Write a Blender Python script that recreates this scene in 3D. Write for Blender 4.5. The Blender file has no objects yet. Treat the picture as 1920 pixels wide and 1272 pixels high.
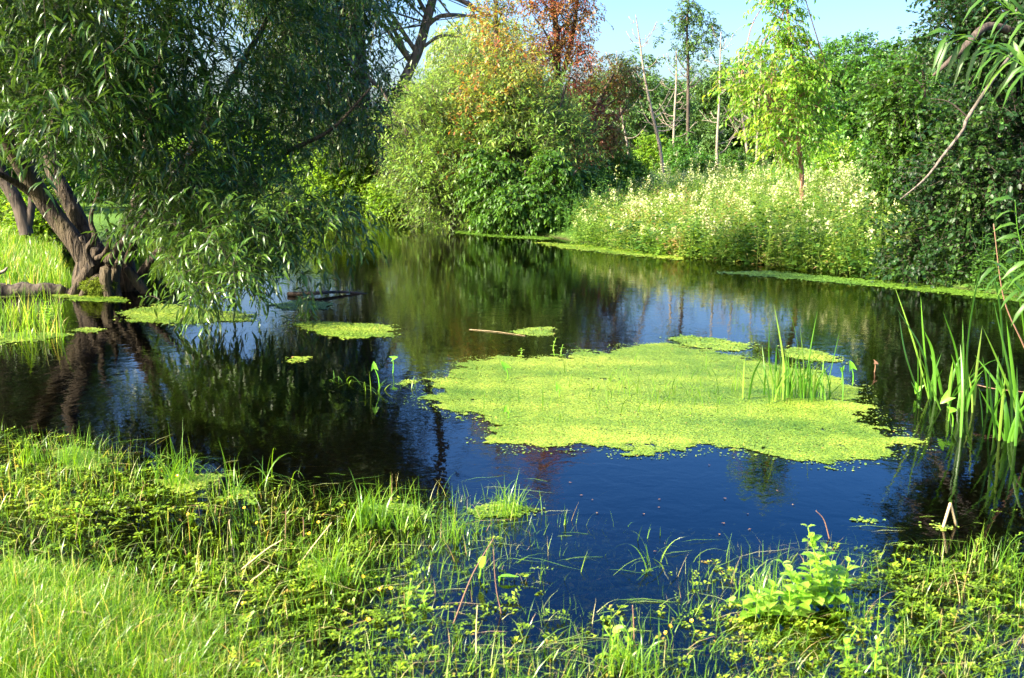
import bpy, math
import numpy as np
from math import radians, sin, cos, tan, atan, pi
from mathutils import Vector

# ------------------------------------------------------------------ camera, sky, sun, exposure
SC = bpy.context.scene
COL = SC.collection
F_PX, HORIZON, CAM_H = 1925.0, 300.0, 1.7
PITCH = atan((636.0 - HORIZON) / F_PX)
cam_d = bpy.data.cameras.new('camera')
cam_d.sensor_width = 23.5
cam_d.lens = 23.5 * F_PX / 1920.0
cam_d.clip_start = 0.05
cam_d.clip_end = 2000.0
cam_d.dof.use_dof = True
cam_d.dof.focus_distance = 11.0
cam_d.dof.aperture_fstop = 5.0
cam = bpy.data.objects.new('camera', cam_d)
COL.objects.link(cam)
cam.location = (0, 0, CAM_H)
cam.rotation_euler = (pi / 2 - PITCH, 0, 0)
SC.camera = cam

SUN_EL, SUN_AZ = radians(33), radians(-118)       # azimuth from +Y towards +X
wd = bpy.data.worlds.new('World')
SC.world = wd
wd.use_nodes = True
wn = wd.node_tree
sky = wn.nodes.new('ShaderNodeTexSky')
sky.sky_type = 'NISHITA'
sky.sun_disc = False
sky.sun_elevation = SUN_EL
sky.sun_rotation = SUN_AZ % (2 * pi)
sky.air_density = 1.0
sky.dust_density = 5.0
sky.ozone_density = 3.0
bg = wn.nodes['Background']
bg.inputs['Strength'].default_value = 0.145
hsv = wn.nodes.new('ShaderNodeHueSaturation')
hsv.inputs['Saturation'].default_value = 1.52
hsv.inputs['Hue'].default_value = 0.515
wn.links.new(sky.outputs[0], hsv.inputs['Color'])
wn.links.new(hsv.outputs[0], bg.inputs['Color'])

sl = bpy.data.lights.new('sun', 'SUN')
sl.energy = 5.0
sl.angle = radians(0.55)
sl.color = (1.0, 0.91, 0.74)
so = bpy.data.objects.new('sun', sl)
COL.objects.link(so)
sd = Vector((sin(SUN_AZ) * cos(SUN_EL), cos(SUN_AZ) * cos(SUN_EL), sin(SUN_EL)))
so.rotation_euler = sd.to_track_quat('Z', 'Y').to_euler()
so.location = sd * 60

SC.view_settings.view_transform = 'Standard'
SC.view_settings.look = 'None'
SC.view_settings.exposure = 2.1
SC.view_settings.gamma = 1.0
cy = SC.cycles
cy.use_denoising = True
cy.max_bounces = 7
cy.diffuse_bounces = 3
cy.glossy_bounces = 3
cy.transmission_bounces = 4
cy.transparent_max_bounces = 8
cy.caustics_reflective = False
cy.caustics_refractive = False
cy.sample_clamp_indirect = 6.0
SC.render.use_persistent_data = False

rng = np.random.default_rng(11)
A = np.array

# ------------------------------------------------------------------ picture <-> place
def ray(px, py):
    u = (px - 960.0) / F_PX
    v = (636.0 - py) / F_PX
    return A([u, cos(PITCH) + v * sin(PITCH), -sin(PITCH) + v * cos(PITCH)])

def P(px, py, Y):
    d = ray(px, py)
    return A([0, 0, CAM_H]) + d * (Y / d[1])

def G(px, py, z=0.0):
    d = ray(px, py)
    return A([0, 0, CAM_H]) + d * ((z - CAM_H) / d[2])

def topix(p):
    p = np.atleast_2d(p)
    y = p[:, 1] * cos(PITCH) - (p[:, 2] - CAM_H) * sin(PITCH)
    up = p[:, 1] * sin(PITCH) + (p[:, 2] - CAM_H) * cos(PITCH)
    return 960 + F_PX * p[:, 0] / y, 636 - F_PX * up / y

def nrm(v):
    return v / np.maximum(np.linalg.norm(v, axis=-1, keepdims=True), 1e-9)

def noise(p, f=1.0, s=0.0):
    x, y, z = p[..., 0] * f, p[..., 1] * f, p[..., 2] * f
    return (np.sin(x * 1.9 + 1.3 * np.sin(y * 1.7 + s) + s) + np.sin(y * 2.3 + 1.1 * np.sin(z * 1.9 + 2 * s) + 1.7)
            + np.sin(z * 2.1 + 1.2 * np.sin(x * 2.2 + 3 * s) + 4.1 + s) + 0.6 * np.sin(x * 4.7 + y * 3.9 + z * 4.3 + s)) / 3.6

# ------------------------------------------------------------------ mesh assembly
class MB:
    def __init__(s):
        s.V, s.F, s.R, s.n = [], {3: [], 4: [], 6: []}, [], 0
    def add(s, V, faces, r=None):
        V = np.asarray(V, float).reshape(-1, 3)
        s.V.append(V)
        for f in faces:
            f = np.asarray(f, np.int64)
            if len(f): s.F[f.shape[1]].append(f + s.n)
        s.R.append(np.full(len(V), 0.5) if r is None else np.broadcast_to(r, len(V)).astype(float))
        s.n += len(V)
    def build(s, name, mat, parent=None, loc=(0, 0, 0), smooth=True):
        V = np.concatenate(s.V) - A(loc)
        me = bpy.data.meshes.new(name)
        me.vertices.add(len(V))
        me.vertices.foreach_set('co', V.astype(np.float32).ravel())
        idx, cnt = [], []
        for k, l in s.F.items():
            if l:
                f = np.concatenate(l); idx.append(f.ravel()); cnt.append(np.full(len(f), k))
        idx = np.concatenate(idx).astype(np.int32); cnt = np.concatenate(cnt).astype(np.int32)
        st = np.concatenate([[0], np.cumsum(cnt)[:-1]]).astype(np.int32)
        me.loops.add(len(idx)); me.loops.foreach_set('vertex_index', idx)
        me.polygons.add(len(cnt))
        me.polygons.foreach_set('loop_start', st); me.polygons.foreach_set('loop_total', cnt)
        me.polygons.foreach_set('use_smooth', np.full(len(cnt), smooth))
        at = me.attributes.new('rnd', 'FLOAT', 'POINT')
        at.data.foreach_set('value', np.concatenate(s.R).astype(np.float32))
        me.update(calc_edges=True)
        me.materials.append(mat)
        o = bpy.data.objects.new(name, me)
        COL.objects.link(o)
        if parent is None: o.location = loc
        else: o.parent = parent
        return o

def tag(o, label, cat=None, group=None, kind=None):
    if label: o['label'] = label
    if cat: o['category'] = cat
    if group: o['group'] = group
    if kind: o['kind'] = kind
    return o

def thing(name, loc, label, cat, group=None):
    o = bpy.data.objects.new(name, None)
    COL.objects.link(o)
    o.location = tuple(loc); o.empty_display_size = 0.2
    return tag(o, label, cat, group)

def copy_tree(o, parent=None):
    c = o.copy(); COL.objects.link(c); c.parent = parent
    for ch in list(o.children): copy_tree(ch, c)
    return c

def crv(pts, n):
    p = np.asarray(pts, float)
    if len(p) == 2:
        t = np.linspace(0, 1, n)[:, None]; return p[0] * (1 - t) + p[1] * t
    q = np.vstack([2 * p[0] - p[1], p, 2 * p[-1] - p[-2]])
    t = np.linspace(0, len(p) - 1 - 1e-9, n); i = t.astype(int); u = (t - i)[:, None]
    a, b, c, d = q[i], q[i + 1], q[i + 2], q[i + 3]
    return 0.5 * (2 * b + (c - a) * u + (2 * a - 5 * b + 4 * c - d) * u ** 2 + (3 * b - a - 3 * c + d) * u ** 3)

def tube(mb, pts, rad, seg=8, rough=0.0, r=None, cap=True):
    pts = np.asarray(pts, float); n = len(pts)
    rad = np.broadcast_to(rad, n)
    t = nrm(np.gradient(pts, axis=0))
    ref = A([0.31, 0.17, 0.93]) if abs(t[:, 2]).mean() < 0.8 else A([1.0, 0.1, 0])
    x = nrm(np.cross(t, ref)); y = np.cross(t, x)
    a = np.arange(seg) * 2 * pi / seg
    ring = np.cos(a)[None, :, None] * x[:, None] + np.sin(a)[None, :, None] * y[:, None]
    rr = np.repeat(rad[:, None], seg, 1).astype(float)
    if rough:
        k = pts[:, None] + ring * rr[..., None]
        ridge = np.abs(np.sin(a * 3 + 1.1))[None] * 0.5
        rr = rr * (1 + rough * (noise(k, 6.0, 1.0) * 0.7 + noise(k, 17.0, 2.0) * 0.35 + ridge - .25))
    V = (pts[:, None] + ring * rr[..., None]).reshape(-1, 3)
    i = np.arange(n - 1)[:, None] * seg; j = np.arange(seg)[None]; k = (j + 1) % seg
    Q = np.stack([i + j, i + k, i + seg + k, i + seg + j], -1).reshape(-1, 4)
    fs = [Q]
    if cap:
        V = np.vstack([V, pts[-1] + t[-1] * rad[-1] * 0.6])
        e = (n - 1) * seg
        fs.append(np.stack([e + j[0], e + k[0], np.full(seg, n * seg)], -1))
    mb.add(V, fs, r)

def twigs_mesh(mb, P0, D, L, droop, rad, nseg=4):
    """thin three-sided twigs, all at once"""
    m = len(P0)
    if not m: return
    t = np.linspace(0, 1, nseg + 1)
    pts = P0[:, None] + (D[:, None] * t[None, :, None] + A([0, 0, -1.0]) * (droop * t ** 2)[None, :, None]) * L[:, None, None]
    x = nrm(np.cross(D, A([0.2, 0.3, 0.95]))); y = np.cross(D, x)
    a = np.arange(3) * 2 * pi / 3
    ring = np.cos(a)[None, :, None] * x[:, None] + np.sin(a)[None, :, None] * y[:, None]
    rr = (rad * (1 - 0.75 * t))
    V = (pts[:, :, None] + ring[:, None] * rr[None, :, None, None]).reshape(-1, 3)
    base = (np.arange(m) * (nseg + 1) * 3)[:, None, None]
    i = (np.arange(nseg) * 3)[None, :, None]; j = np.arange(3)[None, None]; k = (j + 1) % 3
    Q = np.stack(np.broadcast_arrays(base + i + j, base + i + k, base + i + 3 + k, base + i + 3 + j), -1).reshape(-1, 4)
    mb.add(V, [Q], 0.5)

# leaf templates: length along +y, width along x (half width 1 = leaf width factor), z up
def strip_leaf(st):
    """st: list of (y, halfwidth, z)"""
    V, F4, F3 = [(0, 0, 0)], [], []
    prev = None
    for (y, w, z) in st:
        i = len(V)
        V += [(-w, y, z), (0, y, z), (w, y, z)]
        if prev is None: F3 += [(0, i + 1, i), (0, i + 2, i + 1)]
        else: F4 += [(prev, prev + 1, i + 1, i), (prev + 1, prev + 2, i + 2, i + 1)]
        prev = i
    i = len(V); V.append((0, 1.0, st[-1][2] * 1.9))
    F3 += [(prev, prev + 1, i), (prev + 1, prev + 2, i)]
    return A(V, float), [A(F3), A(F4).reshape(-1, 4)] if F4 else [A(F3)]
LANCE = strip_leaf([(0.3, 0.9, 0.04), (0.68, 0.7, -0.03)])
LANCE[0][-1][2] = -0.22
LANCE1 = (A([(0, 0, 0), (-.9, .42, .02), (.9, .42, .02), (0, 1, -.12)], float), [A([(0, 2, 1), (1, 2, 3)])])
OVATE = strip_leaf([(0.3, 1.0, 0.02), (0.65, 0.75, -0.03)])
ROUND = (A([(-.35, 0, 0), (.35, 0, 0), (.9, .45, .05), (.45, .95, 0), (-.45, .95, 0), (-.9, .45, .05)], float), [A([(0, 1, 2, 3, 4, 5)])])
QUAD = (A([(0, 0, 0), (.8, .5, .1), (0, 1, -.05), (-.8, .5, .1)], float), [A([(0, 1, 2, 3)])])
BLADE = strip_leaf([(0.35, 1.0, 0.03), (0.7, 0.7, 0.0)])

def put_leaves(mb, T, pos, d, up, L, W, r, bend=0.0):
    V0, F0 = T
    m = len(pos)
    if not m: return
    y = nrm(d); x = nrm(np.cross(y, up)); z = np.cross(x, y)
    L = np.broadcast_to(L, m)[:, None]; W = np.broadcast_to(W, m)[:, None]
    out = np.empty((m, len(V0), 3))
    for k, (a, b, c) in enumerate(V0):
        out[:, k] = pos + x * (a * W) + y * (b * L) + z * (c * L + .3 * abs(a) * W)
        if bend: out[:, k, 2] -= bend * (b ** 2) * L[:, 0]
    base = (np.arange(m) * len(V0))[:, None, None]
    fs = [(base + f[None]).reshape(-1, f.shape[1]) for f in F0]
    mb.add(out.reshape(-1, 3), fs, np.repeat(np.broadcast_to(r, m), len(V0)))

def rdir(n, g=rng):
    return nrm(g.normal(size=(n, 3)))

def foliage(mb, blobs, ncl, ntw, nlf, tl, ll, lw, T=LANCE, droop=0.5, out=0.6, shell=0.55, gap=0.15, seed=1, cl_r=0.25,
            twmb=None, twr=0.004, up=0.0, gapf=1.0, hang=0.3, spread=0.8, rb=(0, 1), flat=0.0):
    """clusters of leafy twigs spread through ellipsoids. blobs: (x,y,z,rx,ry,rz)"""
    g = np.random.default_rng(seed)
    B = A(blobs, float)
    vol = B[:, 3] * B[:, 4] * B[:, 5]
    w = vol ** 0.75; w /= w.sum()
    cen, outd = [], []
    need = ncl
    while need > 0:
        k = g.choice(len(B), size=need * 2 + 8, p=w)
        d = rdir(len(k), g); rr = g.random(len(k)) ** (1 / 3.0) * (1 - shell) + shell * (1 - 0.25 * g.random(len(k)) ** 1.5)
        p = B[k, :3] + d * rr[:, None] * B[k, 3:]
        ok = noise(p, gapf, seed * 0.7) > -0.55 + gap
        p, d = p[ok][:need], d[ok][:need]
        cen.append(p); outd.append(d); need -= len(p)
    cen = np.concatenate(cen); outd = np.concatenate(outd)
    n = len(cen)
    c = np.repeat(cen, ntw, 0); od = np.repeat(outd, ntw, 0)
    crnd = np.repeat(g.random(n), ntw)
    m = len(c)
    c = c + g.normal(size=(m, 3)) * cl_r * 0.5
    D = nrm(od * out + rdir(m, g) * 0.75 + A([0, 0, up]))
    L = tl * g.uniform(0.6, 1.25, m)
    if twmb is not None: twigs_mesh(twmb, c, D, L, droop, twr)
    t = np.linspace(0.12, 1.0, nlf)
    tt = t[None, :] + g.uniform(-.04, .04, (m, nlf))
    pos = c[:, None] + (D[:, None] * tt[..., None] + A([0, 0, -1.0]) * (droop * tt ** 2)[..., None]) * L[:, None, None]
    tang = nrm(D[:, None] + A([0, 0, -1.0]) * (2 * droop * tt)[..., None])
    side = nrm(np.cross(D, rdir(m, g)))[:, None] * np.where(np.arange(nlf) % 2, 1, -1)[None, :, None]
    side = nrm(side + 0.35 * rdir(m * nlf, g).reshape(m, nlf, 3))
    ld = nrm(tang * 0.75 + side * spread + A([0, 0, -hang]))
    upv = nrm(rdir(m * nlf, g).reshape(m, nlf, 3) * 0.7 + A([0, 0, 1.0 + flat]))
    s = g.uniform(0.5, 1.2, m * nlf)
    r = np.clip(0.5 * np.repeat(crnd, nlf) + 0.5 * g.random(m * nlf), 0, 1) * (rb[1] - rb[0]) + rb[0]
    put_leaves(mb, T, pos.reshape(-1, 3), ld.reshape(-1, 3), upv.reshape(-1, 3), ll * s, lw * s, r)
    return cen

# ------------------------------------------------------------------ materials
def mat_new(name):
    m = bpy.data.materials.new(name); m.use_nodes = True
    nt = m.node_tree; nt.nodes.clear()
    return m, nt, nt.nodes.new, nt.links.new

def ramp(nt, fac, stops):
    r = nt.nodes.new('ShaderNodeValToRGB')
    e = r.color_ramp.elements
    while len(e) > 1: e.remove(e[-1])
    e[0].position = stops[0][0]; e[0].color = (*stops[0][1], 1)
    for p, c in stops[1:]:
        x = e.new(p); x.color = (*c, 1)
    nt.links.new(fac, r.inputs[0])
    return r

def leaf_mat(name, stops, trans=0.35, rough=0.42, spec=0.5, tcol=1.5, back=None, patch=0.0):
    m, nt, N, L = mat_new(name)
    at = N('ShaderNodeAttribute'); at.attribute_name = 'rnd'
    fac = at.outputs['Fac']
    if patch:
        nz = N('ShaderNodeTexNoise'); nz.inputs['Scale'].default_value = patch; nz.inputs['Detail'].default_value = 2
        tc = N('ShaderNodeTexCoord'); L(tc.outputs['Object'], nz.inputs['Vector'])
        mr = N('ShaderNodeMath'); mr.operation = 'MULTIPLY_ADD'; L(nz.outputs['Fac'], mr.inputs[0]); mr.inputs[1].default_value = 1.5; mr.inputs[2].default_value = -0.75
        ad = N('ShaderNodeMath'); ad.operation = 'ADD'; ad.use_clamp = True
        L(mr.outputs[0], ad.inputs[0]); L(fac, ad.inputs[1]); fac = ad.outputs[0]
    r = ramp(nt, fac, stops)
    col = r.outputs[0]
    if back:
        ge = N('ShaderNodeNewGeometry'); mx = N('ShaderNodeMix'); mx.data_type = 'RGBA'
        L(ge.outputs['Backfacing'], mx.inputs[0]); L(col, mx.inputs[6]); mx.inputs[7].default_value = (*back, 1); col = mx.outputs[2]
    p = N('ShaderNodeBsdfPrincipled'); L(col, p.inputs['Base Color'])
    p.inputs['Roughness'].default_value = rough; p.inputs['Specular IOR Level'].default_value = spec
    t = N('ShaderNodeBsdfTranslucent')
    hs = N('ShaderNodeMix'); hs.data_type = 'RGBA'; hs.blend_type = 'MULTIPLY'; hs.inputs[0].default_value = 1
    L(col, hs.inputs[6]); hs.inputs[7].default_value = (1.35 * tcol, 1.25 * tcol, 0.45 * tcol, 1)
    L(hs.outputs[2], t.inputs[0])
    mx2 = N('ShaderNodeMixShader'); mx2.inputs[0].default_value = trans
    L(p.outputs[0], mx2.inputs[1]); L(t.outputs[0], mx2.inputs[2])
    o = N('ShaderNodeOutputMaterial'); L(mx2.outputs[0], o.inputs[0])
    return m

def bark_mat(name, c1, c2, c3=None, scale=9.0, bump=0.6, bd=.03):
    m, nt, N, L = mat_new(name)
    tc = N('ShaderNodeTexCoord'); mp = N('ShaderNodeMapping')
    mp.inputs['Scale'].default_value = (1, 1, 0.18); L(tc.outputs['Object'], mp.inputs[0])
    nz = N('ShaderNodeTexNoise'); nz.inputs['Scale'].default_value = scale * 2.2; nz.inputs['Detail'].default_value = 7; nz.inputs['Distortion'].default_value = 0.6
    L(mp.outputs[0], nz.inputs['Vector'])
    n2 = N('ShaderNodeTexNoise'); n2.inputs['Scale'].default_value = 2.1; n2.inputs['Detail'].default_value = 4
    L(tc.outputs['Object'], n2.inputs['Vector'])
    r = ramp(nt, nz.outputs['Fac'], [(0.35, c1), (0.62, c2)])
    mx = N('ShaderNodeMix'); mx.data_type = 'RGBA'
    r2 = ramp(nt, n2.outputs['Fac'], [(0.5, (0, 0, 0)), (0.62, (1, 1, 1))])
    L(r2.outputs[0], mx.inputs[0]); L(r.outputs[0], mx.inputs[6]); mx.inputs[7].default_value = (*(c3 or c2), 1)
    b = N('ShaderNodeBump'); b.inputs['Strength'].default_value = bump; b.inputs['Distance'].default_value = bd; L(nz.outputs['Fac'], b.inputs['Height'])
    p = N('ShaderNodeBsdfPrincipled'); p.inputs['Roughness'].default_value = 0.85; p.inputs['Specular IOR Level'].default_value = 0.2
    L(mx.outputs[2], p.inputs['Base Color']); L(b.outputs[0], p.inputs['Normal'])
    o = N('ShaderNodeOutputMaterial'); L(p.outputs[0], o.inputs[0])
    return m

M = {}
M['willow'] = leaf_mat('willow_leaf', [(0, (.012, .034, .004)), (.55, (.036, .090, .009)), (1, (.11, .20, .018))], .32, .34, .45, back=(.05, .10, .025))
M['willow_far'] = leaf_mat('bush_willow_leaf', [(0, (.05, .12, .012)), (.6, (.14, .26, .025)), (1, (.26, .38, .06))], .4, .4, .5, back=(.16, .24, .09), patch=.5)
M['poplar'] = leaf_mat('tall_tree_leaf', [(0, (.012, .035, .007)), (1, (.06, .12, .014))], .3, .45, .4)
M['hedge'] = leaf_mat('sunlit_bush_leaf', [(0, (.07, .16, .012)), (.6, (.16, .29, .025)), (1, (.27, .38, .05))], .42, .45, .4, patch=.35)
M['pale'] = leaf_mat('pale_tree_leaf', [(0, (.14, .22, .05)), (1, (.26, .33, .11))], .35, .5, .3)
M['red'] = leaf_mat('red_leaf', [(0, (.24, .04, .035)), (.3, (.36, .09, .06)), (.55, (.34, .17, .06)), (1, (.16, .20, .04))], .4, .45, .4, patch=.45)
M['orange'] = leaf_mat('orange_leaf', [(0, (.28, .06, .03)), (.25, (.33, .14, .04)), (.5, (.24, .24, .04)), (1, (.14, .24, .03))], .4, .45, .4, patch=.6)
M['brown'] = leaf_mat('russet_leaf', [(0, (.20, .05, .03)), (.35, (.22, .10, .04)), (.6, (.13, .17, .03)), (1, (.09, .18, .025))], .3, .5, .3, patch=.5)
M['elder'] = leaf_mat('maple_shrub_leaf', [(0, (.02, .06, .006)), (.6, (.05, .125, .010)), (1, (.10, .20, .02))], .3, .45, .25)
M['sapling'] = leaf_mat('sapling_leaf', [(0, (.08, .20, .015)), (.6, (.17, .32, .025)), (1, (.36, .40, .05))], .45, .42, .4, patch=.35)
M['roundtree'] = leaf_mat('round_tree_leaf', [(0, (.035, .11, .014)), (.6, (.07, .19, .025)), (1, (.13, .27, .045))], .3, .45, .4)
M['forest'] = leaf_mat('forest_leaf', [(0, (.04, .10, .025)), (.6, (.075, .155, .035)), (1, (.12, .21, .055))], .25, .55, .3)
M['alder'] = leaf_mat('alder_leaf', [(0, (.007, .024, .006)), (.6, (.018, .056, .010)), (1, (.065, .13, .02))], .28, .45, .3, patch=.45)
M['lit_green'] = leaf_mat('lit_green_leaf', [(0, (.02, .06, .008)), (.6, (.05, .125, .014)), (1, (.13, .23, .025))], .35, .42, .35, patch=.5)  # lighter alder leaf with sunlight in its colour; also herbs and willow twigs
M['herb'] = leaf_mat('meadow_leaf', [(0, (.035, .085, .012)), (.35, (.10, .20, .02)), (.7, (.20, .29, .05)), (.92, (.30, .33, .11)), (1, (.27, .17, .08))], .38, .5, .3, patch=1.3)
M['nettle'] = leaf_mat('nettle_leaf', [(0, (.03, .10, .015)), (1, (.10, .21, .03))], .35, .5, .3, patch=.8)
M['cream'] = leaf_mat('cream_flower', [(0, (.30, .38, .13)), (1, (.62, .62, .36))], .3, .7, .1, tcol=.8)
M['duck'] = leaf_mat('duckweed_leaf', [(0, (.045, .11, .008)), (.5, (.135, .22, .017)), (.93, (.28, .34, .04)), (1, (.35, .22, .06))], .12, .38, .4, tcol=.8)
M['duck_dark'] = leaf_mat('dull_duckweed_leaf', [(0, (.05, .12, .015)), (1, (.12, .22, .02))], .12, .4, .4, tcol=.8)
M['reed'] = leaf_mat('reed_blade', [(0, (.045, .14, .010)), (.7, (.10, .25, .02)), (1, (.26, .34, .06))], .4, .32, .5)
M['grass'] = leaf_mat('grass_blade', [(0, (.05, .14, .006)), (.4, (.12, .25, .012)), (.75, (.22, .35, .03)), (.9, (.45, .46, .17)), (1, (.42, .26, .12))], .42, .33, .5)
M['weed'] = leaf_mat('water_weed_leaf', [(0, (.05, .11, .006)), (.5, (.16, .27, .012)), (.9, (.30, .40, .03)), (1, (.30, .22, .04))], .35, .35, .5)
M['fresh'] = leaf_mat('leafy_plant_leaf', [(0, (.14, .32, .02)), (.6, (.25, .42, .04)), (.92, (.40, .50, .10)), (1, (.50, .20, .06))], .42, .38, .4)
M['arrow'] = leaf_mat('arrowhead_leaf', [(0, (.12, .36, .02)), (1, (.20, .46, .03))], .4, .35, .5)
M['straw'] = leaf_mat('dry_stem', [(0, (.45, .34, .18)), (1, (.62, .48, .28))], .15, .6, .2, tcol=.8)
M['redstem'] = leaf_mat('red_stem', [(0, (.14, .075, .045)), (1, (.26, .15, .09))], .1, .6, .3, tcol=.8)
M['yellow'] = leaf_mat('yellow_petal', [(0, (.85, .42, .01)), (1, (.9, .60, .02))], .2, .35, .4, tcol=.8)
M['litter'] = leaf_mat('fallen_leaf', [(0, (.05, .035, .02)), (.6, (.30, .16, .08)), (1, (.60, .45, .20))], .15, .5, .4, tcol=.8)
M['bark'] = bark_mat('willow_bark', (.010, .008, .006), (.082, .062, .040), (.07, .055, .03), scale=9, bump=1.0, bd=.09)
M['bark_pale'] = bark_mat('pale_bark', (.12, .095, .07), (.34, .28, .21), (.22, .19, .15), bump=.4)
M['bark_dark'] = bark_mat('dark_bark', (.025, .02, .016), (.085, .065, .05))
M['bark_mid'] = bark_mat('grey_bark', (.04, .033, .027), (.19, .155, .12), (.08, .07, .05))
M['bark_red'] = bark_mat('reddish_bark', (.14, .07, .045), (.32, .18, .12), bump=.3)
M['log'] = bark_mat('log_bark', (.025, .02, .016), (.10, .08, .06), (.10, .10, .05))
M['moss'] = leaf_mat('moss', [(0, (.06, .11, .01)), (1, (.16, .20, .02))], .2, .8, .1)

def ground_mat():
    m, nt, N, L = mat_new('ground_soil_and_turf')
    tc = N('ShaderNodeNewGeometry')
    n1 = N('ShaderNodeTexNoise'); n1.inputs['Scale'].default_value = 1.3; n1.inputs['Detail'].default_value = 8; L(tc.outputs['Position'], n1.inputs['Vector'])
    n2 = N('ShaderNodeTexNoise'); n2.inputs['Scale'].default_value = 22; n2.inputs['Detail'].default_value = 6; L(tc.outputs['Position'], n2.inputs['Vector'])
    mud = ramp(nt, n2.outputs['Fac'], [(.3, (.012, .009, .005)), (.55, (.035, .024, .010)), (.8, (.075, .05, .018))])
    turf = ramp(nt, n2.outputs['Fac'], [(.3, (.035, .075, .012)), (.6, (.09, .18, .02)), (.8, (.15, .25, .04))])
    sx = N('ShaderNodeSeparateXYZ'); L(tc.outputs['Position'], sx.inputs[0])
    ad = N('ShaderNodeMath'); ad.operation = 'MULTIPLY_ADD'; L(n1.outputs['Fac'], ad.inputs[0]); ad.inputs[1].default_value = .12; L(sx.outputs['Z'], ad.inputs[2])
    k = ramp(nt, ad.outputs[0], [(.05, (0, 0, 0)), (.12, (1, 1, 1))])
    mx = N('ShaderNodeMix'); mx.data_type = 'RGBA'; L(k.outputs[0], mx.inputs[0]); L(mud.outputs[0], mx.inputs[6]); L(turf.outputs[0], mx.inputs[7])
    b = N('ShaderNodeBump'); b.inputs['Strength'].default_value = .8; b.inputs['Distance'].default_value = .04; L(n2.outputs['Fac'], b.inputs['Height'])
    p = N('ShaderNodeBsdfPrincipled'); p.inputs['Roughness'].default_value = .9; p.inputs['Specular IOR Level'].default_value = .15
    L(mx.outputs[2], p.inputs['Base Color']); L(b.outputs[0], p.inputs['Normal'])
    o = N('ShaderNodeOutputMaterial'); L(p.outputs[0], o.inputs[0])
    return m

def water_mat():
    m, nt, N, L = mat_new('pond_water')
    g = N('ShaderNodeNewGeometry')
    mp = N('ShaderNodeMapping'); mp.inputs['Scale'].default_value = (1.0, 1.0, 1.0); L(g.outputs['Position'], mp.inputs[0])
    n1 = N('ShaderNodeTexNoise'); n1.inputs['Scale'].default_value = 5.5; n1.inputs['Detail'].default_value = 2.5; n1.inputs['Distortion'].default_value = .6; L(mp.outputs[0], n1.inputs['Vector'])
    n2 = N('ShaderNodeTexNoise'); n2.inputs['Scale'].default_value = 22; n2.inputs['Detail'].default_value = 2; L(mp.outputs[0], n2.inputs['Vector'])
    # the breeze ruffles some stretches more than others
    n3 = N('ShaderNodeTexNoise'); n3.inputs['Scale'].default_value = .33; n3.inputs['Detail'].default_value = 2; L(mp.outputs[0], n3.inputs['Vector'])
    rf = N('ShaderNodeMapRange'); L(n3.outputs['Fac'], rf.inputs[0]); rf.inputs[1].default_value = .38; rf.inputs[2].default_value = .62; rf.inputs[3].default_value = .35; rf.inputs[4].default_value = 1.0
    s = N('ShaderNodeMath'); s.operation = 'MULTIPLY_ADD'; L(n2.outputs['Fac'], s.inputs[0]); s.inputs[1].default_value = .22; L(n1.outputs['Fac'], s.inputs[2])
    h = N('ShaderNodeMath'); h.operation = 'MULTIPLY'; L(s.outputs[0], h.inputs[0]); L(rf.outputs[0], h.inputs[1])
    b = N('ShaderNodeBump'); b.inputs['Strength'].default_value = 1.0; b.inputs['Distance'].default_value = .0024; L(h.outputs[0], b.inputs['Height'])
    fr = N('ShaderNodeFresnel'); fr.inputs['IOR'].default_value = 1.333; L(b.outputs[0], fr.inputs['Normal'])
    gl = N('ShaderNodeBsdfGlossy'); gl.inputs['Roughness'].default_value = .02; L(b.outputs[0], gl.inputs['Normal'])
    tr = N('ShaderNodeBsdfTransparent'); tr.inputs[0].default_value = (.42, .37, .22, 1)
    mx = N('ShaderNodeMixShader'); L(fr.outputs[0], mx.inputs[0]); L(tr.outputs[0], mx.inputs[1]); L(gl.outputs[0], mx.inputs[2])
    o = N('ShaderNodeOutputMaterial'); L(mx.outputs[0], o.inputs[0])
    return m
M['ground'] = ground_mat(); M['water'] = water_mat()

# ------------------------------------------------------------------ terrain and water
near = [(-200, 800), (0, 830), (200, 862), (330, 905), (480, 930), (650, 950), (800, 940), (900, 945), (985, 985), (1000, 1090), (1060, 1200), (1110, 1290), (1180, 1290),
        (1260, 1190), (1350, 1090), (1500, 1040), (1700, 1060), (1920, 1040)]
far = [(1920, 565), (1700, 530), (1560, 508), (1400, 492), (1250, 478), (1110, 462), (1030, 446), (960, 438), (870, 432), (840, 414), (740, 405), (620, 404), (500, 414),
       (330, 438), (180, 455), (112, 470), (112, 500), (135, 530), (150, 548), (100, 556), (0, 560), (-120, 566)]
poly = [G(*p)[:2] for p in near] + [A([4.2, 4.6]), A([9, 5.0]), A([14, 7]), A([13, 11])] + [G(*p)[:2] for p in far] + [A([-14, 12.0]), A([-15, 8.0]), A([-7, 6.6])]
POND = A(poly)

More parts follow.
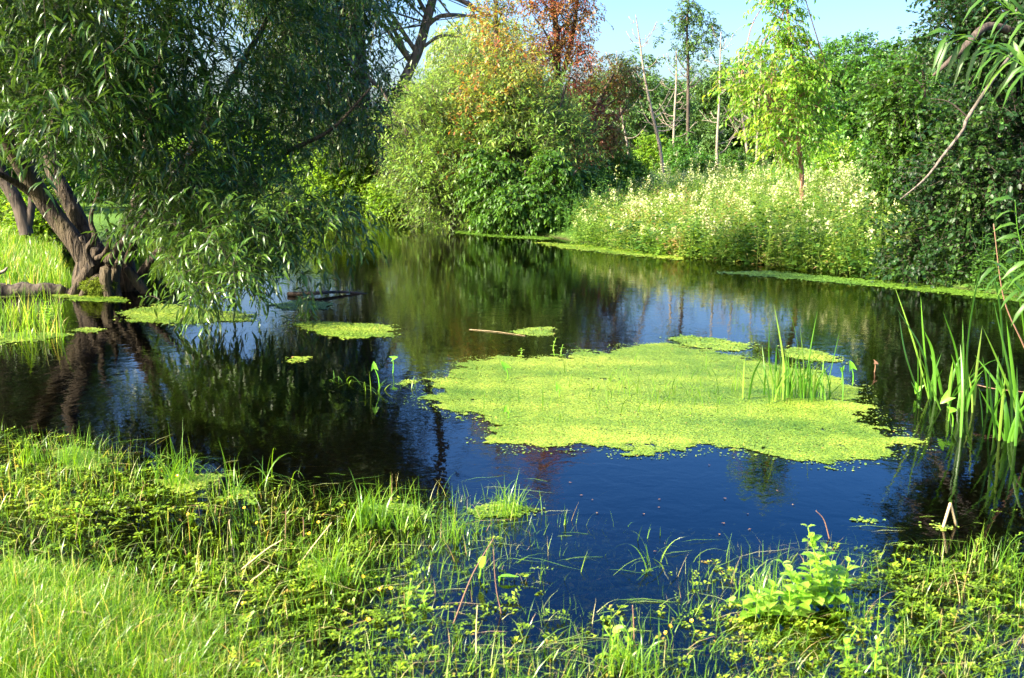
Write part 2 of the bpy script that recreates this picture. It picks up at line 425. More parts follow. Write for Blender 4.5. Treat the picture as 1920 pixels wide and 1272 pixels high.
def inside(pt, pg):
    x, y = pt[:, 0], pt[:, 1]; c = np.zeros(len(pt), bool)
    for i in range(len(pg)):
        (x1, y1), (x2, y2) = pg[i - 1], pg[i]
        with np.errstate(divide='ignore', invalid='ignore'):
            t = ((y1 > y) != (y2 > y)) & (x < (x2 - x1) * (y - y1) / (y2 - y1 + 1e-12) + x1)
        c ^= t
    return c
def sdist(pt, pg):
    """positive inside"""
    d = np.full(len(pt), 1e9)
    for i in range(len(pg)):
        a, b = pg[i - 1], pg[i]; ab = b - a
        t = np.clip(((pt - a) @ ab) / max(ab @ ab, 1e-12), 0, 1)
        d = np.minimum(d, np.linalg.norm(pt - a - t[:, None] * ab, axis=1))
    return np.where(inside(pt, pg), d, -d)
def sst(x, a, b):
    t = np.clip((x - a) / (b - a), 0, 1); return t * t * (3 - 2 * t)
def height(xy):
    xy = np.atleast_2d(xy)
    s = sdist(xy, POND)
    p3 = np.column_stack([xy, np.zeros(len(xy))])
    nz = noise(p3, 2.2, .3) * .5 + noise(p3, 6.0, 1.3) * .3
    ins = -np.minimum(.9, .10 + .30 * s)
    outf = .02 + .30 * sst(-s, 0, 1.4) + .25 * sst(-s, 2, 12) + .03 * nz
    nearz = -.075 + .03 * nz + .14 * sst(-np.hypot(xy[:, 0] + 2.3, (xy[:, 1] - 3.0) * .9), -1.5, -.5) + .25 * sst(-xy[:, 1], -2.2, 0)
    w = sst(xy[:, 1], 7.5, 9.5)
    o = nearz * (1 - w) + outf * w
    edge = sst(s, -.25, .25)
    z = o * (1 - edge) + ins * edge
    z = z + 1.5 * sst(xy[:, 1], 60, 300)
    return z
def axis(core, lo, hi, step, grow=1.09):
    v = list(np.arange(core[0], core[1], step)); s = step; a = v[-1]
    while a < hi: s *= grow; a += s; v.append(a)
    s = step; a = v[0]
    while a > lo: s *= grow; a -= s; v.insert(0, a)
    return A(v)
gx, gy = axis((-5, 5), -400, 400, .085, 1.05), axis((2.5, 8), -60, 900, .07, 1.03)
X, Y = np.meshgrid(gx, gy)
pt = np.column_stack([X.ravel(), Y.ravel()])
Z = height(pt)
mb = MB(); nx = len(gx)
i = np.arange(len(gy) - 1)[:, None] * nx + np.arange(nx - 1)[None]
mb.add(np.column_stack([pt, Z]), [np.stack([i, i + 1, i + nx + 1, i + nx], -1).reshape(-1, 4)])
tag(mb.build('ground', M['ground']), 'muddy pond bed and grassy banks around the pond', kind='structure')
mb = MB(); mb.add([(-30, -3, 0), (30, -3, 0), (30, 45, 0), (-30, 45, 0)], [A([(0, 1, 2, 3)])])
tag(mb.build('water', M['water']), 'dark still pond water mirroring trees and deep blue sky', kind='structure')

def hz(x, y): return float(height(A([[x, y]]))[0])

# ------------------------------------------------------------------ duckweed mats
def mat_poly(name, pix, label, mat='duck', n=None, dens=9000, r0=.0075, group='duckweed mats floating on the pond', ragg=.10, seed=3, thin=0.0, sub=10):
    g = np.random.default_rng(seed)
    pg = A([G(*p)[:2] for p in pix])
    lo, hi = pg.min(0) - .15, pg.max(0) + .15
    area = np.prod(hi - lo); m = int(area * dens * 1.3)
    q = g.uniform(lo, hi, (m, 2))
    s = sdist(q, pg); p3 = np.column_stack([q, np.zeros(m)])
    e = s + ragg * noise(p3, 9.0, seed) + ragg * .5 * noise(p3, 31.0, seed + 1)
    hole = noise(p3 * A([.5, 1.4, 1]), 5.0, seed + 4) * .85 + noise(p3, 23.0, seed + 2) * .5 + noise(p3, 70.0, seed + 2) * .35
    keep = (e > 0) & (hole > -.98 + thin + .28 * np.exp(-np.maximum(e, 0) / (ragg * 1.2 + 1e-3)))
    stray = (e > -ragg * 1.3) & (g.random(m) < .022)
    q = q[keep | stray]; m = len(q)
    mb = MB()
    a = g.uniform(0, 2 * pi, m); tilt = rdir(m, g) * .17 + A([0, 0, 1])
    d = np.column_stack([np.cos(a), np.sin(a), g.uniform(-.05, .05, m)])
    s_ = g.uniform(.6, 1.35, m) * r0
    z = g.uniform(.001, .004, m)
    p3 = np.column_stack([q, z]); r = np.clip(np.where(True, .5, 0) + .36 * noise(p3 * A([.6, 1.6, 1]), 2.0, 2.0) + .15 * noise(p3, 9.0, 5.0) + g.normal(0, .17, m), 0, .92)
    r = np.where(g.random(m) < .004, 1.0, r)
    put_leaves(mb, ROUND, p3, d, tilt, s_ * 1.9, s_, r)
    c = pg.mean(0)
    o = mb.build(name, M[mat], None, (c[0], c[1], 0), smooth=False)
    return tag(o, label, 'duckweed mat', group)
BIG = [(795, 748), (835, 738), (812, 715), (855, 700), (880, 680), (915, 672), (1075, 674), (1085, 658), (1150, 664), (1175, 652), (1240, 645), (1300, 655), (1380, 668), (1440, 685), (1500, 690),
       (1560, 712), (1602, 728), (1588, 748), (1614, 764), (1608, 790), (1645, 808), (1702, 828), (1640, 850), (1560, 869), (1500, 862), (1430, 842), (1375, 845), (1330, 826), (1280, 842), (1200, 850), (1130, 834),
       (1060, 831), (1000, 838), (925, 822), (955, 800), (900, 780), (840, 768)]
mat_poly('duckweed_mat', BIG, 'broad bright green duckweed mat in mid pond with a reed tuft growing from it', dens=30000, r0=.0058, ragg=.11, thin=.12)
mat_poly('duckweed_mat', [(1250, 634), (1300, 630), (1400, 645), (1415, 655), (1350, 658), (1290, 650)], 'narrow duckweed strip just behind the broad bright mat', dens=9000, ragg=.07, seed=5, r0=.011)
mat_poly('duckweed_mat', [(1480, 650), (1540, 660), (1585, 678), (1520, 680), (1470, 668)], 'small duckweed strip behind the reed tuft', dens=7000, ragg=.07, seed=6, r0=.011, thin=.2)
mat_poly('duckweed_mat', [(230, 585), (300, 570), (380, 578), (480, 590), (470, 602), (340, 609), (240, 604)], 'duckweed mat under the low hanging willow leaves', dens=7000, seed=7, r0=.012)
mat_poly('duckweed_mat', [(550, 606), (600, 603), (735, 611), (730, 632), (640, 636), (580, 622)], 'wedge shaped duckweed mat alone on dark water right of the willow', dens=7000, seed=8, r0=.012, ragg=.05)
mat_poly('duckweed_mat', [(960, 622), (990, 616), (1035, 615), (1030, 630), (990, 631)], 'tiny duckweed patch beside the thin floating stick', dens=8000, seed=9, r0=.010, ragg=.05)
mat_poly('duckweed_mat', [(-60, 628), (60, 624), (135, 628), (80, 638), (0, 646), (-60, 648)], 'duckweed mat among the grass shoots at the left edge', dens=7000, seed=10, r0=.012, ragg=.08)
mat_poly('duckweed_mat', [(90, 553), (160, 548), (235, 560), (235, 568), (150, 566)], 'thin duckweed fringe at the foot of the willow trunk', dens=6000, seed=12, r0=.014, ragg=.06)
mat_poly('duckweed_mat', [(130, 622), (160, 614), (200, 617), (180, 625)], 'small duckweed islet in front of the willow trunk reflection', dens=7000, seed=13, r0=.011, ragg=.05)
mat_poly('duckweed_mat', [(500, 573), (560, 564), (620, 569), (610, 580), (540, 582)], 'shaded duckweed patch beyond the hanging willow tips', 'duck_dark', dens=6000, seed=14, r0=.013, ragg=.08)
mat_poly('duckweed_mat', [(1010, 455), (1110, 462), (1300, 479), (1270, 487), (1150, 476), (1060, 466)], 'long pale duckweed band along the foot of the flowering bank', dens=3200, seed=15, r0=.019, ragg=.14)
mat_poly('duckweed_mat', [(1350, 512), (1440, 510), (1600, 524), (1760, 536), (1960, 556), (1960, 570), (1760, 548), (1600, 533), (1450, 520)], 'long dull duckweed band along the shaded right bank', 'duck_dark', dens=3800, seed=16, r0=.017, ragg=.14)
mat_poly('duckweed_mat', [(855, 433), (960, 440), (1030, 446), (1020, 450), (930, 445), (860, 438)], 'faint duckweed line under the dark maple shrub', 'duck_dark', dens=2500, seed=17, r0=.022, ragg=.1)
mat_poly('duckweed_mat', [(530, 674), (555, 670), (585, 672), (570, 679), (545, 680)], 'tiny broken duckweed fleck on the dark left water', dens=6000, seed=18, r0=.010, ragg=.06, thin=.25)
mat_poly('duckweed_mat', [(90, 845), (150, 835), (210, 865), (190, 885), (120, 880)], 'small leaved floating weed patch at the near left shore', dens=9000, seed=19, r0=.008, ragg=.05)
mat_poly('duckweed_mat', [(285, 905), (360, 890), (430, 890), (400, 910), (340, 925)], 'floating weed patch round the arching grass tuft', dens=9000, seed=20, r0=.008, ragg=.05, thin=.2)
mat_poly('duckweed_mat', [(420, 935), (450, 920), (495, 925), (470, 945)], 'little floating weed patch right of the arching grass tuft', dens=9000, seed=21, r0=.008, ragg=.05, thin=.15)
mat_poly('duckweed_mat', [(680, 958), (740, 945), (820, 965), (760, 975)], 'floating weed patch among the middle shore grass', dens=9000, seed=22, r0=.008, ragg=.05, thin=.2)
mat_poly('duckweed_mat', [(885, 955), (950, 943), (1000, 955), (960, 972), (900, 970)], 'floating weed patch at the rightmost shore grass tuft', dens=9000, seed=23, r0=.008, ragg=.05, thin=.2)
mat_poly('duckweed_mat', [(1590, 975), (1630, 972), (1660, 978), (1620, 981)], 'small floating weed fleck left of the bent dry stalk', dens=8000, seed=24, r0=.007, ragg=.03, thin=.1)
mat_poly('duckweed_mat', [(1730, 984), (1760, 980), (1795, 990), (1765, 996)], 'small floating weed patch under the bent dry stalk', dens=8000, seed=25, r0=.007, ragg=.03, thin=.1)
mat_poly('duckweed_mat', [(740, 722), (760, 714), (785, 716), (765, 725)], 'little duckweed fleck beside the grass shoots in open water', dens=8000, seed=26, r0=.008, ragg=.03, thin=.1)

# ------------------------------------------------------------------ willow on the left
D0 = 13.2
def pixpath(path, n=14):
    c = A([P(a, b, d) for a, b, d, *_ in path]); r = A([q[3] * q[2] / F_PX for q in path])
    t = np.linspace(0, 1, n); tk = np.linspace(0, 1, len(r))
    return crv(c, n), np.interp(t, tk, r)
def limb(root, base, path, mat, name='limb', n=18, seg=12, rough=.09, extra=None):
    mb = MB(); p, r = pixpath(path, n); r = r * (.82 if mat == M['bark'] else 1); tube(mb, p, r, seg, rough)
    if extra: extra(mb, p, r)
    return mb.build(name, mat, root, base)
def side_twigs(mb, p, r, k, L, g, up=.5):
    for _ in range(k):
        i = g.integers(len(p) // 3, len(p) - 1); d = nrm(rdir(1, g)[0] + A([0, 0, up]))
        l = L * g.uniform(.5, 1.2)
        pts = crv([p[i], p[i] + d * l * .5 + g.normal(0, .05, 3) * l, p[i] + d * l + A([0, 0, -.1 * l])], 7)
        tube(mb, pts, np.linspace(r[i] * .45, .004, 7), 5)

wb = G(185, 548); wb[2] = 0
WIL = thing('willow_tree', wb, 'big gnarled willow with many limbs and drooping leaves at the left waterside', 'tree')
mb = MB()
for path in ([(158, 570, D0, 24), (158, 525, D0, 22), (163, 490, D0, 18), (150, 445, D0, 8)],
             [(195, 570, D0 + .15, 28), (192, 520, D0 + .15, 24), (186, 480, D0 + .15, 18), (160, 425, D0 + .3, 8)],
             [(245, 570, D0 + .3, 22), (236, 520, D0 + .2, 20), (240, 475, D0 + .2, 14), (264, 430, D0 + .2, 7)],
             [(135, 556, D0 - .2, 6), (150, 530, D0 - .15, 11), (172, 500, D0 - .1, 12), (180, 470, D0, 12)],
             [(150, 560, D0 - .3, 5), (165, 540, D0 - .25, 9), (185, 520, D0 - .1, 10)],
             [(285, 566, D0, 6), (262, 535, D0, 9), (240, 505, D0, 9)], [(225, 566, D0 - .3, 7), (215, 530, D0 - .2, 9), (222, 490, D0 - .1, 8), (240, 450, D0, 4)], [(118, 560, D0 - .1, 4), (140, 545, D0 - .1, 9), (158, 515, D0 - .1, 10)]):
    p, r = pixpath(path, 14); tube(mb, p, r, 20, .18)
mb.build('trunk', M['bark'], WIL, wb)
W = lambda *p, **k: limb(WIL, wb, p, M['bark'], **k)
W((165, 500, D0, 20), (140, 455, D0, 22), (92, 390, D0, 21), (35, 300, D0 - .3, 19), (-20, 190, D0 - .8, 16), (-60, 20, D0 - 1.4, 10))
W((180, 500, D0 + .2, 18), (150, 420, D0 + .3, 19), (118, 355, D0 + .3, 18), (95, 300, D0 + .4, 16), (110, 180, D0 + .5, 12), (150, 20, D0 + .4, 8), (160, -120, D0, 5))
W((205, 556, D0 - .35, 12), (197, 520, D0 - .35, 13), (207, 485, D0 - .3, 12), (245, 440, D0 - .3, 9), (290, 390, D0 - .4, 7), (330, 350, D0 - .6, 4))
W((175, 500, D0 - .2, 8), (162, 470, D0 - .2, 7), (178, 445, D0 - .2, 7), (170, 410, D0 - .2, 5), (185, 360, D0 - .3, 3), n=16)
W((180, 485, D0 - .25, 6), (195, 477, D0 - .3, 6), (205, 455, D0 - .4, 5), (200, 430, D0 - .5, 3), n=14)
W((225, 500, D0 + .2, 17), (265, 430, D0 + .1, 16), (318, 350, D0, 14), (352, 300, D0, 13), (395, 225, D0 - .1, 11), (450, 125, D0 - .2, 8), (500, 40, D0 - .3, 5), (560, -80, D0 - .5, 3))
W((318, 350, D0, 8), (400, 340, D0 - .2, 6), (470, 320, D0 - .4, 5.5), (560, 275, D0 - .6, 5), (625, 240, D0 - .8, 4), (695, 165, D0 - 1, 2.5))
W((225, 470, D0 + .3, 14), (270, 330, D0 + .5, 12), (285, 180, D0 + .6, 10), (320, 20, D0 + .6, 7), (340, -130, D0 + .4, 4))
W((250, 540, D0 + .2, 12), (300, 470, D0, 9), (380, 430, D0 - .3, 7), (450, 440, D0 - .7, 4.5), (510, 490, D0 - 1.2, 2.5))
W((92, 390, D0, 10), (40, 350, D0 - .2, 8), (-10, 322, D0 - .5, 6), (-60, 300, D0 - .7, 4))
W((395, 225, D0 - .1, 6), (380, 120, D0 - .5, 5), (330, 40, D0 - 1, 4), (300, -60, D0 - 1.3, 3))
mbm = MB(); foliage(mbm, [(*P(185, 535, D0 - .3), .22, .12, .07)], 300, 3, 4, .03, .02, .006, QUAD, seed=2, cl_r=.04)
mbm.build('moss', M['moss'], WIL, wb)
def pb(px, py, Y, rx, rz, ry=None):
    c = P(px, py, Y); k = Y / F_PX
    return (*c, rx * k, ry if ry else rx * k * .8, rz * k)
mb, tw = MB(), MB()
up_blobs = [pb(60, 80, 11.3, 150, 100), pb(230, 60, 11.0, 140, 100), pb(110, 190, 10.8, 140, 60), pb(290, 180, 11.2, 110, 90), pb(-140, 60, 11.5, 130, 150),
            pb(90, -140, 11.5, 260, 150, 1.7), pb(270, 280, 11.2, 110, 55)]
foliage(mb, up_blobs, 390, 5, 11, .48, .185, .0165, LANCE, .3, .6, .45, .3, 21, .24, tw, .0035, gapf=1.7, hang=.2, up=.15)
far_blobs = [pb(420, 60, 12.2, 120, 100), pb(530, 80, 13, 110, 110), pb(640, 60, 13.4, 95, 90), pb(720, 120, 13.8, 50, 60), pb(350, -140, 12, 230, 160, 1.7), pb(580, -80, 13, 150, 130), pb(200, -330, 12.2, 280, 120, 1.6),
             pb(-60, -330, 12, 200, 140), pb(480, -300, 13, 160, 120), pb(430, 190, 12, 80, 60)]
foliage(mb, far_blobs, 430, 5, 12, .40, .135, .0125, LANCE, .15, .55, .4, .38, 25, .22, tw, .003, gapf=2.0, hang=.15, up=.1)
mid_blobs = [pb(330, 320, 11.8, 110, 55), pb(400, 300, 12, 80, 70), pb(500, 220, 12.6, 80, 90), pb(450, 370, 11.8, 110, 40), pb(610, 210, 13.2, 60, 60), pb(560, 330, 12.5, 60, 45), pb(680, 240, 13.4, 40, 40)]
foliage(mb, mid_blobs, 170, 5, 11, .36, .13, .0125, LANCE, .2, .5, .35, .42, 22, .22, tw, .003, gapf=2.4, hang=.15, up=.1)
low_blobs = [pb(320, 410, 11.2, 80, 30), pb(400, 450, 10.8, 80, 36), pb(490, 420, 11.2, 80, 34), pb(590, 410, 11.6, 60, 26), pb(410, 530, 10.3, 66, 24), pb(350, 530, 10.2, 36, 22), pb(570, 460, 11.4, 60, 24), pb(540, 520, 11.0, 50, 20), pb(630, 430, 12, 40, 20), pb(300, 360, 11.0, 60, 40), pb(470, 500, 10.8, 50, 26)]
foliage(mb, low_blobs, 150, 5, 9, .34, .15, .0145, LANCE, .4, .5, .3, .3, 23, .22, tw, .003, gapf=2.6, hang=.35, rb=(.35, 1))
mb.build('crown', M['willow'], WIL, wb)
tw.build('twig', M['bark_dark'], WIL, wb)

# log beside the willow
lb = P(50, 552, 13.0); lb[2] = 0
mb = MB()
p, r = pixpath([(-90, 560, 12.7, 16), (0, 552, 12.9, 15), (60, 546, 13.0, 14), (118, 547, 13.1, 11)], 26)
p[:, 2] = .06 + .015 * np.sin(np.arange(26)); tube(mb, p, r, 14, .18)
tag(mb.build('fallen_log', M['log'], None, lb), 'weathered fallen log lying in the shallows left of the willow', 'log')
mb = MB(); tube(mb, crv([P(-30, 522, 12.4), P(5, 510, 12.5), P(14, 502, 12.5)], 10), np.linspace(.03, .012, 10), 7, .1)
tag(mb.build('dead_stick', M['bark_pale'], None, tuple(P(0, 512, 12.4))), 'short pale stick poking up above the log', 'stick')

# ------------------------------------------------------------------ trees generally
def build_tree(name, base, label, cat, trunks, crowns, bark, group=None, nbr=0, seed=1, br_r=.5):
    """trunks: pixel paths (x,y,dist,half width px); crowns: list of (mat, kwargs) for foliage"""
    g = np.random.default_rng(seed)
    root = thing(name, base, label, cat, group)
    mb = MB(); paths = []
    for t in trunks:
        p, r = pixpath(t, 22); tube(mb, p, r, 9, .12); paths.append((p, r))
    ends = []
    for i, (mat, kw) in enumerate(crowns):
        cm = MB(); kw = dict(kw); cen = foliage(cm, twmb=(mb if kw.pop('tw', True) else None), **kw)
        cm.build('crown', mat, root, base); ends.append(cen)
    if nbr and ends:
        E = np.concatenate(ends); E = E[g.choice(len(E), min(nbr, len(E)), False)]
        for e in E:
            p, r = paths[g.integers(len(paths))]
            low = np.clip(e[2] - np.linalg.norm(e[:2] - p[:, :2].mean(0)) * .8, p[0, 2] + .15 * (p[-1, 2] - p[0, 2]), p[-1, 2])
            i = int(np.argmin(abs(p[:, 2] - low))); a = p[i]
            m = (a + e) / 2 + A([0, 0, .12 * np.linalg.norm(e - a)]) + g.normal(0, .04, 3) * np.linalg.norm(e - a)
            tube(mb, crv([a, m, e], 8), np.linspace(max(r[i] * br_r, .012), .008, 8), 5, cap=False)
    mb.build('trunk', bark, root, base)
    return root
def gp(px, Y, dz=0):
    x = (px - 960) / F_PX * Y
    return A([x, Y, hz(x, Y) + dz])

# tall poplar with leaning trunk behind the willow
b = gp(735, 31.6)
build_tree('tall_tree', b, 'tall old tree with leaning pale trunk and bare upper limbs behind the willow', 'tree',
    [[(738, 410, 31.6, 13), (722, 330, 31.6, 14), (700, 270, 31.6, 13), (682, 180, 31.6, 12), (672, 60, 31.6, 13), (668, -100, 31.6, 10), (665, -300, 31.6, 6)],
     [(700, 270, 31.6, 11), (745, 180, 31.6, 10), (782, 100, 31.6, 9.5), (800, 40, 31.6, 9), (815, -30, 31.6, 8), (812, -160, 31.6, 7), (790, -330, 31.6, 5)],
     [(812, -100, 31.6, 7), (835, -220, 31.6, 6), (845, -340, 31.6, 4)],
     [(800, 50, 31.6, 4), (822, 32, 31.6, 4), (850, 28, 31.6, 3.5), (893, 31.6, 34, 2)], [(815, -10, 31.6, 4), (850, -4, 31.6, 4), (880, 8, 31.6, 3.5), (905, 26, 31.6, 2)],
     [(780, 100, 31.6, 3), (820, 70, 31.6, 3), (850, 68, 31.6, 2.5), (872, 74, 31.6, 1.5)]],
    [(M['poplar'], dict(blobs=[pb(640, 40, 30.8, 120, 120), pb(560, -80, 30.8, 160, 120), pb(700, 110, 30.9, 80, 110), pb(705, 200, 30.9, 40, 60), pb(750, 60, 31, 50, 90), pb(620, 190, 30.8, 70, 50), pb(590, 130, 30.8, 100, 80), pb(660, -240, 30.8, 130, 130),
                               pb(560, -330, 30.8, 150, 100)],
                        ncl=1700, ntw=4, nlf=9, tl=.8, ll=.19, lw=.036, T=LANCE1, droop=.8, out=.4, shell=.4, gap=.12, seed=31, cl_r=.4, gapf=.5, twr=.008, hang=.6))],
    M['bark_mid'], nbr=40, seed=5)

# bright willow bush in the centre, with the coloured trees behind it
b = gp(930, 26)
build_tree('willow_bush', b, 'wide sunlit willow bush of many upright stems on the far bank', 'bush',
    [[(900 + k * 22, 436, 26 + (k % 3) * .3, 5), (900 + k * 34 - 40, 300, 26, 4), (900 + k * 50 - 90, 160, 26, 2)] for k in range(-2, 6)],
    [(M['willow_far'], dict(blobs=[pb(800, 270, 25.6, 50, 90), pb(850, 220, 26.2, 55, 75), pb(920, 250, 25.6, 60, 80), pb(990, 235, 25.8, 60, 75), pb(840, 330, 25.4, 70, 60), pb(895, 150, 26.6, 24, 55), pb(855, 140, 26.8, 22, 50), pb(815, 180, 26.6, 18, 45),
                                   pb(960, 175, 26.2, 22, 45), pb(1005, 180, 26.2, 20, 45), pb(1048, 215, 26.2, 24, 50), pb(790, 190, 26.6, 26, 50), pb(1050, 280, 26, 50, 60), pb(980, 290, 25.2, 60, 40), pb(940, 300, 25.8, 110, 70),
                                   pb(1010, 240, 27, 60, 80), pb(820, 370, 25.2, 60, 45), pb(870, 400, 25.2, 50, 30), pb(765, 320, 26, 26, 50)],
                            ncl=1300, ntw=5, nlf=9, tl=.72, ll=.165, lw=.021, T=LANCE1, droop=.2, out=.5, shell=.5, gap=.1, seed=32, cl_r=.26, gapf=1.3, twr=.006, hang=.2, up=.55))],
    M['bark_dark'], nbr=30, seed=6)
b = gp(930, 28.5)
build_tree('maple_tree', b, 'orange and green autumn tree rising through the sunlit willow bush', 'tree',
    [[(945, 425, 28.5, 9), (935, 200, 28.5, 7), (930, 40, 28.5, 4), (935, -80, 28.5, 2)]],
    [(M['orange'], dict(blobs=[pb(925, 60, 27.8, 38, 80), pb(915, 130, 27.4, 50, 50), pb(965, 110, 27.6, 45, 55), pb(905, 235, 25.5, 60, 60), pb(945, -20, 28, 25, 45), pb(885, 280, 25.2, 40, 50), pb(945, 180, 25.6, 70, 50), pb(930, 120, 26, 50, 50)],
                        ncl=320, ntw=4, nlf=7, tl=.5, ll=.12, lw=.026, T=LANCE1, droop=.2, out=.5, shell=.2, gap=.25, seed=33, cl_r=.3, gapf=1.2, twr=.006, hang=.4, up=.5))],
    M['bark_dark'], nbr=16, seed=7)
b = gp(1045, 29.5)
build_tree('maple_tree', b, 'open crowned red autumn tree, tallest of the coloured trees', 'tree',
    [[(1050, 420, 29.5, 10), (1040, 250, 29.5, 8), (1045, 80, 29.5, 6), (1025, -60, 29.5, 4), (1010, -150, 29.5, 2)], [(1045, 180, 29.5, 5), (1075, 60, 29.5, 4), (1085, -30, 29.5, 2)]],
    [(M['red'], dict(blobs=[pb(1050, 50, 29, 60, 75), pb(1030, -20, 29, 45, 60), pb(1050, 130, 29, 60, 45), pb(1000, 30, 28.6, 45, 60), pb(1012, -110, 29.2, 26, 50), pb(1080, 20, 29.4, 32, 60)],
                        ncl=360, ntw=4, nlf=7, tl=.42, ll=.105, lw=.025, T=LANCE1, droop=.25, out=.5, shell=.3, gap=.15, seed=34, cl_r=.3, gapf=1.4, twr=.007, hang=.5, up=.3))],
    M['bark_dark'], nbr=22, seed=8)
b = gp(1110, 31)
build_tree('russet_tree', b, 'dark russet tree leaning out on the right side of the red tree', 'tree',
    [[(1080, 425, 31, 9), (1090, 300, 31, 8), (1120, 200, 31, 5), (1150, 140, 31, 2)], [(1090, 300, 31, 5), (1150, 230, 31, 3), (1175, 200, 31, 2)], [(1088, 340, 31, 5), (1140, 290, 31, 3), (1165, 270, 31, 2)]],
    [(M['brown'], dict(blobs=[pb(1110, 210, 30.6, 55, 60), pb(1150, 140, 31, 38, 30), pb(1120, 290, 30.4, 55, 45), pb(1080, 330, 30, 60, 30), pb(1160, 190, 31, 25, 40)],
                        ncl=470, ntw=4, nlf=7, tl=.45, ll=.115, lw=.027, T=LANCE1, droop=.25, out=.5, shell=.25, gap=.2, seed=35, cl_r=.3, gapf=1.2, twr=.006, hang=.4)),
     ],
    M['bark_dark'], nbr=26, seed=9)
# dark green maple shrub at the water's edge
b = gp(985, 24.3)
build_tree('maple_shrub', b, 'deep green maple shrub overhanging the far water edge', 'shrub',
    [[(985 + k * 9, 445, 24.3, 4), (985 + k * 18, 380, 24.2, 3), (985 + k * 32, 320, 24, 1.5)] for k in range(-3, 4)],
    [(M['elder'], dict(blobs=[pb(925, 350, 24.2, 40, 50), pb(1025, 340, 24.2, 42, 42), pb(985, 390, 23.9, 80, 42), pb(930, 410, 24, 40, 28), pb(1040, 390, 24, 35, 35), pb(1020, 295, 24.3, 12, 22), pb(900, 305, 24.3, 16, 22), pb(1055, 325, 24.3, 14, 20), pb(960, 335, 24.3, 14, 18), pb(880, 350, 24.2, 14, 24)],
                        ncl=520, ntw=4, nlf=7, tl=.28, ll=.13, lw=.034, T=LANCE, droop=.5, out=.6, shell=.6, gap=.02, seed=36, cl_r=.15, gapf=1.6, twr=.005, hang=.6, up=.2))],
    M['bark_dark'], nbr=20, seed=10)
# pale domed tree far behind
b = gp(870, 48)
build_tree('pale_tree', b, 'pale green domed treetop showing above the willow bush', 'tree',
    [[(880, 380, 48, 8), (880, 200, 48, 6), (880, 90, 48, 3)]],
    [(M['pale'], dict(blobs=[pb(885, 110, 48, 70, 65), pb(930, 90, 48, 50, 55), pb(880, 200, 48, 80, 80)], ncl=420, ntw=5, nlf=8, tl=.9, ll=.26, lw=.05, T=LANCE1, droop=.8, shell=.7, gap=0, seed=37, cl_r=.5, gapf=.5, twr=.01))],
    M['bark_dark'], nbr=10)

# yellow green sapling on the right bank
b = gp(1497, 20)
build_tree('maple_sapling', b, 'slender yellow green maple sapling with reddish trunk in the flowering meadow', 'tree',
    [[(1503, 400, 20, 4.5), (1503, 330, 20, 4.5), (1496, 250, 20, 4.2), (1490, 160, 20, 3.5), (1480, 60, 20, 2.5), (1472, -40, 20, 1)],
     [(1494, 230, 20, 2), (1440, 180, 20, 1.5), (1390, 140, 20, .8)], [(1496, 250, 20, 2), (1530, 200, 20, 1.5), (1560, 160, 20, .8)], [(1500, 300, 20, 2), (1460, 260, 20, 1.5), (1440, 250, 20, .8)]],
    [(M['sapling'], dict(blobs=[pb(1470, 30, 20, 38, 60), pb(1478, -30, 20, 24, 30), pb(1470, 120, 20, 55, 45), pb(1420, 130, 19.9, 40, 32), pb(1500, 160, 20, 42, 40), pb(1455, 190, 19.8, 62, 42), pb(1530, 140, 20, 28, 22),
                                pb(1480, 250, 19.8, 58, 40), pb(1450, 295, 19.8, 25, 22), pb(1370, 160, 19.8, 22, 22), pb(1545, 225, 20, 25, 40)],
                        ncl=290, ntw=4, nlf=7, tl=.34, ll=.11, lw=.023, T=LANCE, droop=.4, out=.6, shell=.3, gap=.2, seed=38, cl_r=.14, gapf=1.8, twr=.004, hang=.6, up=.3))],
    M['bark_red'], nbr=40, seed=12)

# rounded dark green tree right of the sapling
b = gp(1610, 44)
build_tree('broad_tree', b, 'broad round crowned green tree right of the sapling', 'tree',
    [[(1610, 345, 44, 10), (1612, 260, 44, 8), (1610, 150, 44, 3)]],
    [(M['roundtree'], dict(blobs=[pb(1600, 120, 44, 60, 45), pb(1575, 190, 43, 75, 60), pb(1640, 170, 43, 80, 60), pb(1600, 260, 42.6, 90, 60), pb(1680, 250, 43, 70, 80), pb(1700, 130, 44, 60, 50), pb(1540, 250, 43.5, 50, 60)],
                        ncl=1300, ntw=5, nlf=7, tl=.45, ll=.17, lw=.06, T=QUAD, droop=.3, shell=.7, gap=.02, seed=39, cl_r=.35, gapf=.8, twr=.01, out=.7))],
    M['bark_dark'], nbr=20)

# ------------------------------------------------------------------ far forest, every tree its own
def proto_tree(mat, bark, h, cw, seed, n=420, conical=False):
    g = np.random.default_rng(seed)
    root = thing('forest_tree', (0, 0, 0), None, 'tree', 'trees of the far forest edge')
    mb = MB(); tube(mb, crv([(0, 0, -.3), (.1, 0, h * .4), (-.1, .1, h * .8)], 12), np.linspace(.22, .05, 12), 7, .1)
    bl = []
    for k in range(11):
        t = k / 10; z = h * (.22 + .68 * t); rr = cw * (1 - .75 * t if conical else math.sqrt(max(.08, 1 - (1.6 * t - .7) ** 2)))
        a = g.uniform(0, 2 * pi); bl.append((cos(a) * rr * .45, sin(a) * rr * .45, z, rr * .65, rr * .65, h * .13))
    cm = MB(); cen = foliage(cm, bl, n, 5, 7, .8, .30, .10, QUAD, .3, .6, .6, .05, seed, .45, mb, .012, gapf=.6)
    for e in cen[:14]:
        a = A([0, 0, max(1., e[2] * .6)]); tube(mb, crv([a, (a + e) / 2 + A([0, 0, .3]), e], 6), np.linspace(.07, .02, 6), 5, cap=False)
    cm.build('crown', mat, root); mb.build('trunk', bark, root)
    return root
